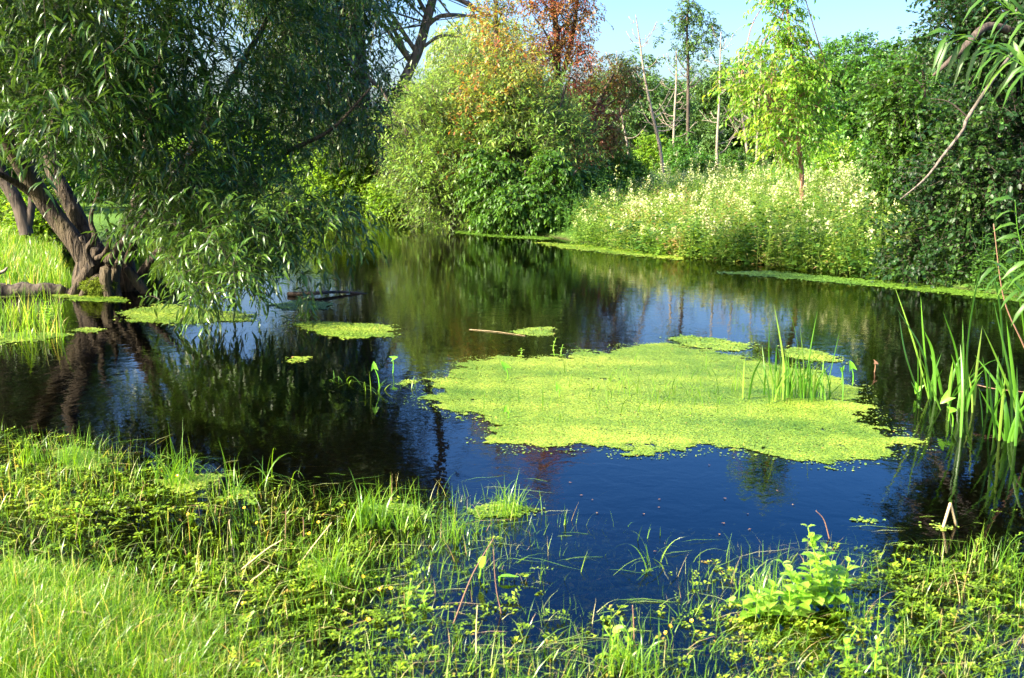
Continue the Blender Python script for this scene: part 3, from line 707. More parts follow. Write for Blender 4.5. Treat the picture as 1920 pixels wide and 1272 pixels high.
protos = [proto_tree(M['forest'], M['bark_dark'], 10, 2.6, 51), proto_tree(M['forest'], M['bark_dark'], 10, 3.1, 52), proto_tree(M['roundtree'], M['bark_dark'], 10, 2.4, 53, conical=True)]
# (pixel x, distance, pixel y of the top, proto, label)
FT = [(1185, 70, 118, 0, 'rounded dark forest tree just right of the russet tree'),
      (1130, 84, 150, 1, 'forest tree partly hidden behind the russet tree'),
      (1235, 82, 160, 1, 'low forest tree between the leaning dead trunk and the russet tree'),
      (1262, 92, 152, 2, 'forest tree right behind the tall leaning dead trunk'),
      (1310, 88, 132, 0, 'forest tree directly behind the tall thin crowned alder'),
      (1345, 94, 128, 1, 'forest tree behind the thin dead trunk right of the alder'),
      (1385, 90, 112, 2, 'pointed forest tree behind the second thin dead trunk'),
      (1425, 86, 118, 0, 'forest tree left of the sapling crown'),
      (1470, 92, 125, 1, 'forest tree seen through the sapling crown'),
      (1530, 84, 118, 2, 'forest tree between the sapling and the broad round tree'),
      (1700, 70, 85, 0, 'forest tree behind the right edge of the broad round tree'),
      (1760, 66, 95, 1, 'forest tree behind the arching bare alder branch'),
      (1840, 62, 90, 2, 'forest tree hidden behind the dark alder'),
      (1920, 62, 80, 0, 'forest tree behind the alder at the frame edge'),
      (1080, 90, 170, 0, 'forest tree far behind the willow bush'),
      (640, 58, 190, 1, 'green tree seen between willow crown and leaning pale trunk'),
      (560, 62, 180, 0, 'green tree seen low through the willow gap'),
      (470, 58, 185, 2, 'pointed green tree behind the middle of the willow crown'),
      (370, 56, 190, 1, 'green tree behind the willow crown left of centre'),
      (270, 50, 60, 0, 'green tree behind the forking willow limbs'),
      (170, 48, 20, 2, 'pointed green tree behind the lit willow limb'),
      (70, 44, -120, 1, 'green tree behind the leftmost willow limb'),
      (-40, 42, -160, 0, 'green tree at the far left edge of the view'),
      (760, 66, 170, 2, 'pointed green tree behind the willow bush left side')]
for k, (px, Yd, py, pi_, lab) in enumerate(FT):
    if px == 1185: o = protos[0]
    else: o = copy_tree(protos[pi_])
    if k == 1: o = protos[1] if False else o
    o['label'] = lab
    b = gp(px, Yd); top = P(px, py, Yd)[2]
    s = (top - b[2]) / 9.6
    o.location = tuple(b); wsc = max(s, 1.0) * .95
    o.scale = (wsc, wsc, s); o.rotation_euler = (0, 0, (k * 2.4) % 6.28)
for p_ in protos[1:]:
    if 'label' not in p_ or not p_['label']:
        for c in list(p_.children): bpy.data.objects.remove(c)
        bpy.data.objects.remove(p_)

# ------------------------------------------------------------------ thin dead and half dead trees
def dead_tree(px, Y, path, label, branches, seed, crown=None, bark='bark_pale', name='dead_tree', group='bare dead trees by the forest edge'):
    g = np.random.default_rng(seed); b = gp(px, Y)
    root = thing(name, b, label, 'tree', group)
    mb = MB(); p, r = pixpath([(a, c, Y, w * .68) for a, c, w in path], 40); tube(mb, p, r, 8, .1)
    for _ in range(branches):
        i = g.integers(8, 38); s = g.choice([-1, 1]); l = g.uniform(.5, 1.7) * (1 - i / 60)
        d = nrm(A([s, g.uniform(-.6, .6), g.uniform(.2, 1.3)]))
        q = crv([p[i], p[i] + d * l * .5 + A([0, 0, -.08]), p[i] + d * l + A([0, 0, .25 * l])], 7)
        tube(mb, q, np.linspace(r[i] * .45, .008, 7), 5)
        for _k in range(2):
            j = g.integers(2, 6); d2 = nrm(d + rdir(1, g)[0] * .8); tube(mb, crv([q[j], q[j] + d2 * l * .35], 3), np.linspace(.014, .006, 3), 4)
    mb.build('trunk', M[bark], root, b)
    if crown:
        cm = MB(); tw = MB(); foliage(cm, twmb=tw, **crown); cm.build('crown', M['forest'], root, b); tw.build('twig', M['bark_dark'], root, b)
    return root
dead_tree(1243, 38, [(1245, 330, 4.5), (1236, 270, 5), (1222, 210, 4), (1208, 140, 3.2), (1200, 80, 2), (1192, 28, 1)], 'leaning pale dead trunk with bare twigs left of the tall alder', 16, 61)
dead_tree(1180, 40, [(1180, 312, 3.5), (1176, 270, 3.2), (1166, 220, 2.6), (1158, 140, 1.6), (1156, 95, .8)], 'short grey dead trunk beside the russet tree', 10, 62)
dead_tree(1265, 46, [(1262, 300, 3.5), (1264, 230, 3.2), (1268, 150, 2.6), (1268, 90, 1.2)], 'thin dead trunk just left of the alder', 16, 63)
dead_tree(1346, 42, [(1347, 325, 4), (1344, 280, 3.8), (1348, 200, 3), (1350, 120, 2), (1352, 60, .8)], 'slim straight dead trunk just right of the alder', 12, 64)
dead_tree(1402, 46, [(1403, 300, 4), (1395, 240, 3.6), (1388, 180, 3), (1385, 100, 1.2)], 'pale dead trunk left of the sapling', 12, 65)
dead_tree(1420, 50, [(1418, 300, 3), (1422, 220, 3), (1426, 140, 2), (1428, 80, 1)], 'pale dead trunk half hidden by the sapling leaves', 8, 66)
dead_tree(1290, 44, [(1288, 330, 5), (1290, 220, 4.6), (1290, 120, 4), (1288, 50, 2.8), (1291, -5, 2)], 'tall thin crowned alder standing above the forest edge', 14, 67,
          dict(blobs=[pb(1290, 10, 44, 14, 18), pb(1272, 38, 44, 16, 7), pb(1312, 32, 44, 18, 6), pb(1252, 72, 44, 14, 7), pb(1325, 45, 44, 16, 6), pb(1335, 68, 44, 24, 6), pb(1312, 92, 44, 30, 8), pb(1262, 105, 44, 24, 7), pb(1290, 60, 44, 14, 20)],
               ncl=150, ntw=3, nlf=6, tl=.34, ll=.13, lw=.045, T=QUAD, droop=.2, shell=.2, gap=.1, seed=68, cl_r=.25, gapf=1.2, twr=.01), 'bark_dark', 'alder_tree', None)

# ------------------------------------------------------------------ bushes
def bush(name, px, Y, top, wpx, mat, label, n=260, seed=1, ll=.13, lw=.045, T=QUAD, group=None, tl=.4, cat='bush', dz=0, hf=.5):
    b = gp(px, Y); t = P(px, top, Y)[2]; h = max(t - b[2], .4); w = wpx * Y / F_PX
    g = np.random.default_rng(seed)
    bl = [(b[0] + g.uniform(-.5, .5) * w, Y + g.uniform(-.3, .3) * w, b[2] + h * g.uniform(.25, .62), w * .55, w * .45, h * .36) for _ in range(6)] + [(b[0], Y, b[2] + h * .6, w * .6, w * .5, h * .38)]
    root = thing(name, b, label, cat, group)
    cm, mb = MB(), MB()
    foliage(cm, bl, n, 5, 7, tl, ll, lw, T, .3, .6, .6, .0, seed, .25, mb, .006, gapf=1.1, up=.3)
    for k in range(5):
        e = A(bl[k][:3]); tube(mb, crv([A([b[0], b[1], b[2] - .1]), (b + e) / 2, e], 7), np.linspace(.04, .012, 7), 6)
    cm.build('crown', mat, root, b); mb.build('stem', M['bark_dark'], root, b)
    return root
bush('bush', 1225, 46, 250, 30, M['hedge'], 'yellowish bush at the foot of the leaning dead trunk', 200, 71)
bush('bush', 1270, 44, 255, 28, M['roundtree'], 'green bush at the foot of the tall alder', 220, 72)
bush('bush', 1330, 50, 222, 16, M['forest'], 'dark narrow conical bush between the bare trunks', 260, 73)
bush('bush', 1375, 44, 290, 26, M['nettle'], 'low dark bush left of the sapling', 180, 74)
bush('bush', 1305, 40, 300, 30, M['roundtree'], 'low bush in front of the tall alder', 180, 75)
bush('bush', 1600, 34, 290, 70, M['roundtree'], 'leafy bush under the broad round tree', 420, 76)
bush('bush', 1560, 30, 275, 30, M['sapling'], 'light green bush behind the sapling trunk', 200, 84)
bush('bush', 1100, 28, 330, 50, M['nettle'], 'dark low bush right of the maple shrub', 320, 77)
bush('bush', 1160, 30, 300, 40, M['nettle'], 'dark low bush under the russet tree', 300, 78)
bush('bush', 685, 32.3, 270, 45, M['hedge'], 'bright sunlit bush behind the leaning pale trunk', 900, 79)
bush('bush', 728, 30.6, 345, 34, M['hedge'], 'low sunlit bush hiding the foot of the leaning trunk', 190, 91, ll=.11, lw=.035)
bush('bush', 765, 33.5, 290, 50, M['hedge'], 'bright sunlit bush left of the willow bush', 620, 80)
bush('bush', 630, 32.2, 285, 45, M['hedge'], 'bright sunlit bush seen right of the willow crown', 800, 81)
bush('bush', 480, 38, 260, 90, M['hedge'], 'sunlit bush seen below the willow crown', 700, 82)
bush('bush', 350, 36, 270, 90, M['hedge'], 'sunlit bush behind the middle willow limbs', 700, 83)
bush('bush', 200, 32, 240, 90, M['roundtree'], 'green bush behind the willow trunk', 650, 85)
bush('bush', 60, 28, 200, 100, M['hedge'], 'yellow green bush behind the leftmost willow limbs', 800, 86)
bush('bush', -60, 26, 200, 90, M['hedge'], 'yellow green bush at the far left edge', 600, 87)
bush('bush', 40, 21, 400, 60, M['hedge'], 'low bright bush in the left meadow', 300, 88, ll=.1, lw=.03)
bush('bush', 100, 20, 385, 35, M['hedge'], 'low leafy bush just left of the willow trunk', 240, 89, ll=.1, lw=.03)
b = gp(10, 19)
build_tree('dark_tree', b, 'dark trunked tree standing behind the left edge of the willow', 'tree',
    [[(50, 440, 19, 13), (35, 385, 19, 13), (5, 330, 19, 12), (-25, 250, 19, 10), (-60, 80, 19, 6)], [(50, 440, 19, 8), (60, 380, 19, 7), (58, 320, 19, 6), (75, 200, 19, 4)]],
    [(M['poplar'], dict(blobs=[pb(-20, 150, 19, 120, 120), pb(60, 60, 19, 120, 100), pb(-100, 0, 19, 150, 140), pb(60, 240, 19, 60, 60)], ncl=420, ntw=4, nlf=8, tl=.5, ll=.13, lw=.02, T=LANCE1, droop=.5, shell=.4, gap=.15, seed=90, cl_r=.35, gapf=1.2, twr=.006))],
    M['bark_dark'], nbr=20)

# ------------------------------------------------------------------ alder on the right
b = gp(1900, 15.5)
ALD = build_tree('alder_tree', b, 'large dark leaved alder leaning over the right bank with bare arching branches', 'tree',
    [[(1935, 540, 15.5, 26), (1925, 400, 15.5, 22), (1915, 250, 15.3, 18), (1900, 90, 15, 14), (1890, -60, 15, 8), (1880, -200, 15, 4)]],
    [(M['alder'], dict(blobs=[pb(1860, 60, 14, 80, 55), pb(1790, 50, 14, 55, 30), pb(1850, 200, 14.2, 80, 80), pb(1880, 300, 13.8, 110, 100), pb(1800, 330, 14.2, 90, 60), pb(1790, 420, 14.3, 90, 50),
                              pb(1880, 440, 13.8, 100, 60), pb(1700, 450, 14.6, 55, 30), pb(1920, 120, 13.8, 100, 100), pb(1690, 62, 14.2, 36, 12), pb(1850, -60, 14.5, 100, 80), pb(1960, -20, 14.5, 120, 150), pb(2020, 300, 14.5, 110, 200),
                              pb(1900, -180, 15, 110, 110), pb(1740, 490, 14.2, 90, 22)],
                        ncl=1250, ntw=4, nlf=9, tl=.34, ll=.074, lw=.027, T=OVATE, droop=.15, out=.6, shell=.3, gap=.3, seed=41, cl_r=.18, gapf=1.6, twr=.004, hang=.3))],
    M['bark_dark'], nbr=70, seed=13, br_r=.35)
b2 = gp(1740, 17)  # lit left part of the alder crown, built separately in lighter leaf colour
build_tree('alder_lit_side', b2, 'lighter green foliage painted as the sunlit left side of the dark alder', 'tree',
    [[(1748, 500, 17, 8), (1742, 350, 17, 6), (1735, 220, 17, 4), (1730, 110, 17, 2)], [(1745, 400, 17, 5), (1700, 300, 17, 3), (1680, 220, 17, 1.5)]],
    [(M['lit_green'], dict(blobs=[pb(1740, 150, 17, 60, 35), pb(1700, 210, 16.8, 60, 45), pb(1770, 220, 16.8, 60, 60), pb(1690, 300, 16.8, 50, 50), pb(1740, 360, 16.8, 70, 50), pb(1680, 390, 17, 45, 40), pb(1660, 150, 17, 22, 25)],
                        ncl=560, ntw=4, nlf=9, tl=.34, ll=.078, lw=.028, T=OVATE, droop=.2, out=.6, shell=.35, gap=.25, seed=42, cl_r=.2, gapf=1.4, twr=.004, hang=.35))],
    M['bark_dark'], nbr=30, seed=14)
def limb2(path, mat='bark_dark', name='limb', **k): return limb(ALD, b, path, M[mat], name, **k)
limb2([(1900, 60, 13.4, 8), (1850, 50, 13.2, 7), (1808, 90, 13, 6.5), (1780, 115, 13, 5), (1750, 142, 13, 2.5)])
limb2([(1905, 90, 13.3, 3), (1862, 150, 12.8, 3.2), (1815, 220, 12.6, 3), (1805, 245, 12.5, 3), (1770, 290, 12.4, 2.5), (1735, 335, 12.3, 2), (1688, 374, 12.2, 1)], 'bark_mid', n=30, rough=.3)
limb2([(1815, 220, 12.6, 1.6), (1780, 192, 12.6, 1.1), (1745, 185, 12.6, .6)], 'bark_dark')

# near willow twigs hanging into the frame at the right
def hanging_twig(pix, Y, label, nl, seed, ll=.14):
    g = np.random.default_rng(seed); p = crv(A([P(a, c, Y + dz) for a, c, dz in pix]), 40)
    root = thing('willow_twig', p[0], label, 'twig', None)
    mb = MB(); tube(mb, p, np.linspace(.006, .0018, 40), 6); mb.build('stem', M['reed'], root, p[0])
    k = np.linspace(2, 39, nl).astype(int); t = nrm(np.gradient(p, axis=0))[k]
    sd = nrm(np.cross(t, A([0, 1, 0.]))) * np.where(np.arange(nl) % 2, 1, -1)[:, None]
    d = nrm(t * .8 + sd * .7 + A([0, 0, -.55]) + g.normal(0, .15, (nl, 3)))
    cm = MB(); put_leaves(cm, LANCE, p[k], d, nrm(rdir(nl, g) * .5 + A([-.3, -.5, 1])), ll * 1.3 * g.uniform(.8, 1.15, nl), .016, g.uniform(.3, .9, nl), bend=.25)
    cm.build('foliage', M['lit_green'], root, p[0])
    return root
hanging_twig([(1990, 90, 0), (1920, 100, 0), (1860, 88, -.1), (1815, 75, -.15), (1775, 68, -.2)], 5.4, 'arching willow twig with long narrow leaves at the upper right edge', 20, 1)
hanging_twig([(1990, 60, .2), (1930, 40, .2), (1890, 15, .2), (1860, -10, .2)], 5.8, 'willow twig entering above the arching twig at the top right corner', 16, 2)
hanging_twig([(1980, 150, .1), (1940, 135, 0), (1905, 115, 0), (1880, 100, 0)], 5.2, 'short willow twig drooping at the right edge under the arching twig', 14, 3)
hanging_twig([(1990, 580, 0), (1945, 520, 0), (1912, 450, 0), (1903, 375, 0)], 5.6, 'upright willow shoot rising at the right edge beside the tall reeds', 20, 4, .11)
hanging_twig([(1990, 610, 0), (1930, 560, 0), (1895, 525, 0), (1868, 500, 0)], 5.7, 'low willow shoot reaching left at the right edge above the reeds', 12, 5, .1)

# ------------------------------------------------------------------ meadow banks
def herbs(name, region, n, hrange, mat, label, seed, flower=None, dense_edge=True, leaf=.07, lw=.018, nlf=34, kind='stuff', cat=None, hs=lambda q: 1.0):
    g = np.random.default_rng(seed); pg = A(region)
    lo, hi = pg.min(0), pg.max(0)
    q = g.uniform(lo, hi, (n * 6, 2)); q = q[inside(q, pg)]
    s = sdist(q, POND); q = q[s < .22][:n]
    if dense_edge:
        s = sdist(q, POND); k = g.random(len(q)) < .25 + .75 * np.exp(np.minimum(s, 0) / 2.0); q = q[k]
    m = len(q); z = np.maximum(height(q), -.03)
    h = g.uniform(*hrange, m) * (1 + .28 * noise(np.column_stack([q, z]), .9, seed) + .15 * noise(np.column_stack([q, z]), 3.1, seed)) * hs(q)
    d = nrm(np.column_stack([g.normal(0, .16, m), g.normal(0, .16, m), np.ones(m)]))
    base = np.column_stack([q, z - .03]); mb = MB(); fl = MB()
    twigs_mesh(mb, base, d, h, .03, .006, 3)
    t = g.uniform(.03, 1.0, (m, nlf)); a = g.uniform(0, 2 * pi, (m, nlf))
    side = np.stack([np.cos(a), np.sin(a), g.uniform(-.2, .7, (m, nlf))], -1)
    pos = base[:, None] + d[:, None] * (t * h[:, None])[..., None] + side * A([1, 1, 0]) * .05
    r = np.clip(g.random((m, nlf)) * .7 + np.repeat(g.random(m)[:, None], nlf, 1) * .3 + .3 * noise(np.column_stack([q, z]), .8, 3)[:, None], 0, 1)
    S = (leaf * g.uniform(.6, 1.5, (m, nlf)) * (1.2 - .5 * t)).ravel()
    put_leaves(mb, LANCE1, pos.reshape(-1, 3), side.reshape(-1, 3), nrm(rdir(m * nlf, g) * .5 + A([0, 0, 1])), S, S * lw / leaf, r.ravel())
    c = q.mean(0); loc = (c[0], c[1], 0)
    if flower:
        kf = g.random(m) < flower * np.clip(1 + 1.6 * noise(np.column_stack([q, z]), 1.1, 7), 0.05, 1.7); mm = kf.sum(); nf = 26
        tt = g.uniform(.74, 1.06, (mm, nf)); rad = .055 * (1.15 - tt) / .35 + .02
        a = g.uniform(0, 2 * pi, (mm, nf)); pos = base[kf][:, None] + d[kf][:, None] * (tt * h[kf][:, None])[..., None] + np.stack([np.cos(a) * rad, np.sin(a) * rad, 0 * a], -1) * g.random((mm, nf, 1)) ** .5
        pos = pos.reshape(-1, 3); k = len(pos)
        put_leaves(fl, QUAD, pos, rdir(k, g), rdir(k, g), g.uniform(.03, .06, k), g.uniform(.012, .024, k), g.random(k))
        tag(fl.build('meadow_blossom', M['cream'], None, loc), 'cream flower heads over the ' + name.replace('_', ' '), kind='stuff')
    o = mb.build(name, M[mat], None, loc)
    return tag(o, label, cat, kind=kind)
W2 = lambda px, Y: A([(px - 960) / F_PX * Y, Y])
right_bank = [G(1075, 463)[:2], G(1250, 486)[:2], G(1400, 500)[:2], G(1560, 517)[:2], G(1700, 540)[:2], W2(1720, 17.5), W2(1700, 22), W2(1650, 30), W2(1250, 36), W2(1110, 30), W2(1085, 25)]
herbs('meadow_herbs', right_bank, 4300, (.75, 1.15), 'herb', 'dense tall flowering herbs covering the sunlit right bank', 101, flower=.27, nlf=44, hs=lambda q: .62 + .38 * sst(q[:, 0], 1.5, 7))
shade_bank = [G(1040, 446)[:2], G(1110, 461)[:2], W2(1180, 24), W2(1250, 32), W2(1150, 40), W2(1000, 36), W2(1020, 26)]
herbs('broad_leaved_herbs', right_bank[:5] + right_bank[5:6], 260, (.3, .75), 'lit_green', 'patches of broad leaved bright plants at the foot of the right bank', 111, leaf=.11, lw=.035, nlf=26)
herbs('tall_weeds', right_bank, 260, (1.15, 1.6), 'herb', 'scattered taller weeds standing above the flowering herbs', 112, flower=.5, nlf=26, dense_edge=False, hs=lambda q: .7 + .3 * sst(q[:, 0], 1.5, 7))
herbs('nettle_bank', shade_bank, 900, (.6, 1.2), 'nettle', 'darker nettles behind the maple shrub', 102)
left_far = [G(870, 437)[:2], G(840, 418)[:2], G(740, 409)[:2], G(620, 408)[:2], G(500, 418)[:2], G(330, 442)[:2], W2(250, 30), W2(400, 40), W2(880, 40), W2(900, 28)]
herbs('bank_herbs', left_far, 2800, (.4, .8), 'herb', 'low bright herbs lining the far left bank', 103, nlf=30)
under_alder = [G(1640, 518)[:2], G(1950, 568)[:2], W2(2050, 16), W2(1800, 17), W2(1650, 17)]
herbs('alder_undergrowth', under_alder, 700, (.3, .8), 'nettle', 'dark undergrowth under the right alder', 104, nlf=30)
left_mead = [G(112, 500)[:2], G(145, 545)[:2], G(0, 556)[:2], G(-200, 556)[:2], W2(-150, 30), W2(130, 26), W2(115, 19)]
herbs('left_herbs', [W2(-150, 19.5), W2(90, 19.5), W2(130, 30), W2(-150, 30)], 500, (.4, .8), 'herb', 'bright herbs at the back of the left meadow', 105, nlf=30)

def ribbon_field(name, mat, q, z, h, wid, label, seed, lean=.5, nseg=4, kind='stuff', bias=(0, 0), r=None, rmul=1.0, loc=None, cat=None, group=None, curl=.6):
    """many curved grass blades"""
    g = np.random.default_rng(seed); m = len(q)
    a = g.uniform(0, 2 * pi, m); ln = lean * g.random(m) ** .8
    hd = np.column_stack([np.cos(a) + bias[0], np.sin(a) + bias[1]]) * ln[:, None]
    t = np.linspace(0, 1, nseg + 1)
    base = np.column_stack([q, z])
    P_ = base[:, None].repeat(nseg + 1, 1)
    P_[..., :2] += hd[:, None] * (t[None, :, None] ** 1.7) * h[:, None, None]
    P_[..., 2] += h[:, None] * (t[None] - curl * (ln[:, None] ** 1.4) * t[None] ** 3)
    sa = a + pi / 2 + g.normal(0, .6, m); sd_ = np.column_stack([np.cos(sa), np.sin(sa), np.zeros(m)])
    w = np.broadcast_to(wid, m)[:, None] * (1 - t[None, :-1] ** 1.8) * .5
    Lf = P_[:, :-1] - sd_[:, None] * w[..., None]; Rt = P_[:, :-1] + sd_[:, None] * w[..., None]
    V = np.concatenate([Lf, Rt, P_[:, -1:]], 1); nv = 2 * nseg + 1
    b0 = (np.arange(m) * nv)[:, None, None]
    k = np.arange(nseg - 1)
    Q = (b0 + np.stack([k, k + nseg, k + nseg + 1, k + 1], -1)[None]).reshape(-1, 4)
    T3 = (b0 + A([[nseg - 1, 2 * nseg - 1, 2 * nseg]])[None]).reshape(-1, 3)
    if r is None: r = g.random(m) ** 1.3
    mb = MB(); mb.add(V.reshape(-1, 3), [Q, T3], np.repeat(np.clip(r * rmul, 0, 1), nv))
    loc = loc if loc is not None else (q[:, 0].mean(), q[:, 1].mean(), 0)
    o = mb.build(name, M[mat], None, loc)
    return tag(o, label, cat, group, kind)
g = np.random.default_rng(5)
def scatter(pg, n, g):
    pg = A(pg); q = g.uniform(pg.min(0), pg.max(0), (n * 4, 2)); return q[inside(q, pg)][:n]
q = scatter(left_mead, 26000, g); ribbon_field('grass', 'grass', q, height(q) - .01, g.uniform(.12, .32, len(q)), .011, 'bright meadow grass left of the willow', 7, .5, 3)
q = scatter([W2(1060, 34), W2(1700, 30), W2(1800, 60), W2(1050, 60)], 14000, g); ribbon_field('grass', 'reed', q, height(q) - .02, g.uniform(.4, 1.0, len(q)), .04, 'tall rough grass between the meadow and the forest', 8, .5, 3)
# grass shoots in the water before the log
q = np.vstack([G(x, y)[:2] for x, y in zip(g.uniform(-40, 120, 420), g.uniform(572, 645, 420))]); ribbon_field('grass', 'grass', q, np.full(len(q), -.03), g.uniform(.1, .42, len(q)), .009, 'sparse grass shoots standing in water before the log', 9, .6, 4)

# ------------------------------------------------------------------ near shore growth
RY = [820, 880, 940, 1000, 1060, 1120, 1180, 1240, 1320]
GR = A([[.5, .25, 0, 0, 0, 0, 0, 0, 0, 0, 0, 0, 0], [.6, .5, .2, .08, 0, .04, 0, 0, 0, 0, 0, 0, 0], [.5, .45, .3, .25, .35, .25, .25, .02, 0, 0, 0, 0, .03],
        [.4, .35, .35, .35, .6, .5, .25, .05, .03, .05, .05, .05, .15], [.3, .2, .35, .5, .7, .6, .15, .12, .12, .35, .3, .3, .5], [1, .6, .7, .7, .7, .5, .2, .15, .3, .6, .5, .4, .6],
        [1, 1, .9, .8, .6, .5, .4, .3, .5, .7, .6, .5, .6], [1, 1, 1, .8, .6, .6, .6, .6, .7, .7, .7, .7, .7], [1, 1, 1, .9, .7, .7, .7, .7, .7, .7, .7, .7, .7]], float)
WR = A([[.3, .1, 0, 0, 0, 0, 0, 0, 0, 0, 0, 0, 0], [.8, .7, .25, .15, 0, 0, 0, 0, 0, 0, 0, 0, 0], [.9, .8, .5, .4, .25, .1, .2, 0, 0, 0, 0, 0, .05],
        [.8, .8, .6, .55, .55, .4, .15, .05, .03, .03, .1, .2, .4], [.5, .5, .6, .7, .8, .6, .25, .2, .15, .4, .6, .6, .7], [.3, .5, .6, .8, .8, .8, .35, .25, .4, .7, .7, .7, .8],
        [.3, .4, .5, .8, 1, .9, .4, .35, .6, .8, .8, .8, .8], [.25, .3, .4, .7, 1, .9, .6, .5, .7, .8, .8, .8, .8], [.25, .3, .4, .7, 1, .9, .7, .7, .8, .8, .8, .8, .8]], float)
def dens(Mx, px, py):
    x = np.clip(px / 160, 0, 11.999); i = x.astype(int); u = x - i
    y = np.interp(py, RY, np.arange(len(RY))); y = np.clip(y, 0, len(RY) - 1.001); j = y.astype(int); v = y - j
    d = (Mx[j, i] * (1 - u) + Mx[j, i + 1] * u) * (1 - v) + (Mx[j + 1, i] * (1 - u) + Mx[j + 1, i + 1] * u) * v
    return np.where(py < RY[0] - 10, 0, d)
def shore(Mx, n, seed, clump=.5, f=3.0):
    g = np.random.default_rng(seed)
    q = g.uniform((-4.6, 2.4), (4.6, 7.6), (n, 2)); z = np.zeros(n)
    px, py = topix(np.column_stack([q, z])); d = dens(Mx, px, py)
    p3 = np.column_stack([q, z]); d = d * np.clip(1 + clump * 1.6 * noise(p3, f, seed) + clump * noise(p3, f * 3.1, seed + 1), 0, 2)
    k = g.random(n) < d * .62
    return q[k], d[k], g
q, d, g = shore(GR, 430000, 201, .6, 2.6)
zz = height(q)
px, py = topix(np.column_stack([q, zz]))
lawn = sst(-px - (1300 - py) * -.0, -620, -250) * sst(py, 1040, 1120)
h = (g.uniform(.03, .09, len(q)) + .13 * g.random(len(q)) ** 5) * (1 + .25 * lawn) + np.clip(-zz, 0, .12)
ribbon_field('grass', 'grass', q, zz - .01, h, g.uniform(.003, .0055, len(q)), 'lush bright grass on the flooded near shore', 11, .95, 5, bias=(.25, -.1), curl=.75)
# extra fine pale lawn bottom left
q = scatter([G(-60, 1100)[:2], G(120, 1085)[:2], G(330, 1100)[:2], G(560, 1170)[:2], G(640, 1300)[:2], G(-80, 1300)[:2]], 22000, g)
qx, qy = topix(np.column_stack([q, q[:, 0] * 0])); e = sst((qy - 1090) / 150 - np.maximum(qx - 100, 0) / 450 + .55 * noise(np.column_stack([q, q[:, 0]]), 3.3, 4) + .2, -.3, .6)
q = q[g.random(len(q)) < (e * .9 + .06) * np.clip(.75 + .75 * noise(np.column_stack([q, q[:, 0]]), 7.0, 8), .15, 1)]
ribbon_field('lawn_grass', 'grass', q, height(q) - .01, g.uniform(.06, .17, len(q)) + .08 * g.random(len(q)) ** 5, .0036, 'thick fine grass filling the lower left corner', 12, 1.0, 5, bias=(.3, -.1), curl=.75)
# creeping water weed: short stems with paired leaves, partly under the surface
q, d, g = shore(np.where(WR < .3, 0, WR ** 1.5), 70000, 203, .9, 2.2)
m = len(q); z0 = np.maximum(g.uniform(-.06, .015, m) + .02 * noise(np.column_stack([q, q[:, 0]]), 4, 2), height(q) + .004)
a = g.normal(.3, 1.3, m); D = nrm(np.column_stack([np.cos(a), np.sin(a), g.uniform(.0, .55, m)])); Ls = g.uniform(.03, .11, m); B0 = np.column_stack([q, z0])
mb = MB(); twigs_mesh(mb, B0, D, Ls, .15, .0009, 3)
nl = 9; t = np.linspace(.1, 1, nl); pos = B0[:, None] + (D[:, None] * t[None, :, None] + A([0, 0, -1.]) * (.15 * t ** 2)[None, :, None]) * Ls[:, None, None]
sd_ = nrm(np.cross(D, A([0, 0, 1.])))[:, None] * np.where(np.arange(nl) % 2, 1, -1)[None, :, None]
ld = nrm(D[:, None] * .5 + sd_ + g.normal(0, .3, (m, nl, 3)) + A([0, 0, .15])); sz = g.uniform(.5, 1.25, (m, 1)) * g.uniform(.7, 1.2, (m, nl))
rr_ = np.clip(.55 + .25 * noise(B0, 1.7, 5)[:, None] + g.normal(0, .16, (m, 1)) + g.normal(0, .1, (m, nl)), 0, 1)
put_leaves(mb, QUAD, pos.reshape(-1, 3), ld.reshape(-1, 3), nrm(rdir(m * nl, g) * .35 + A([0, 0, 1])), (sz * .019).ravel(), (sz * .0068).ravel(), rr_.ravel())
tag(mb.build('water_weed', M['weed'], None, (0, 4.5, 0)), 'creeping small leaved weed spread through the near shallows', kind='stuff')
# trailing stems under water
q, d, g = shore(WR * .6 + GR * .4, 30000, 204, .5, 1.5)
m = len(q); a = g.normal(.2, .5, m); D = np.column_stack([np.cos(a), np.sin(a), np.zeros(m)]); base = np.column_stack([q, np.maximum(g.uniform(-.05, .006, m), height(q) + .004)])
mb = MB(); put_leaves(mb, BLADE, base, D, A([[0, 0, 1.]]).repeat(m, 0), g.uniform(.12, .34, m), .0022, g.random(m) ** .7)
tag(mb.build('drifting_grass', M['grass'], None, (0, 4.5, 0)), 'long grass blades trailing flat in the shallow water', kind='stuff')
# submerged weed in the open near water
g = np.random.default_rng(9)
pxs, pys = g.uniform(950, 1920, 9000), g.uniform(930, 1230, 9000)
q = A([G(x, y)[:2] for x, y in zip(pxs, pys)]); k = noise(np.column_stack([q, q[:, 0]]), 2.4, 6) > -.1; q = q[k]; m = len(q)
zb = height(q); z = np.maximum(-.26 + g.uniform(-.1, .12, m), zb + .01)
a = g.uniform(0, 2 * pi, m); mb = MB()
put_leaves(mb, OVATE, np.column_stack([q, np.minimum(z, -.05)]), np.column_stack([np.cos(a), np.sin(a), g.uniform(0, .6, m)]), nrm(rdir(m, g) * .5 + A([0, 0, 1])), g.uniform(.015, .05, m), g.uniform(.005, .012, m), g.random(m) * .8)
tag(mb.build('submerged_weed', M['weed'], None, (1, 4.5, 0)), 'dim weed growing under the clear near water', kind='stuff')

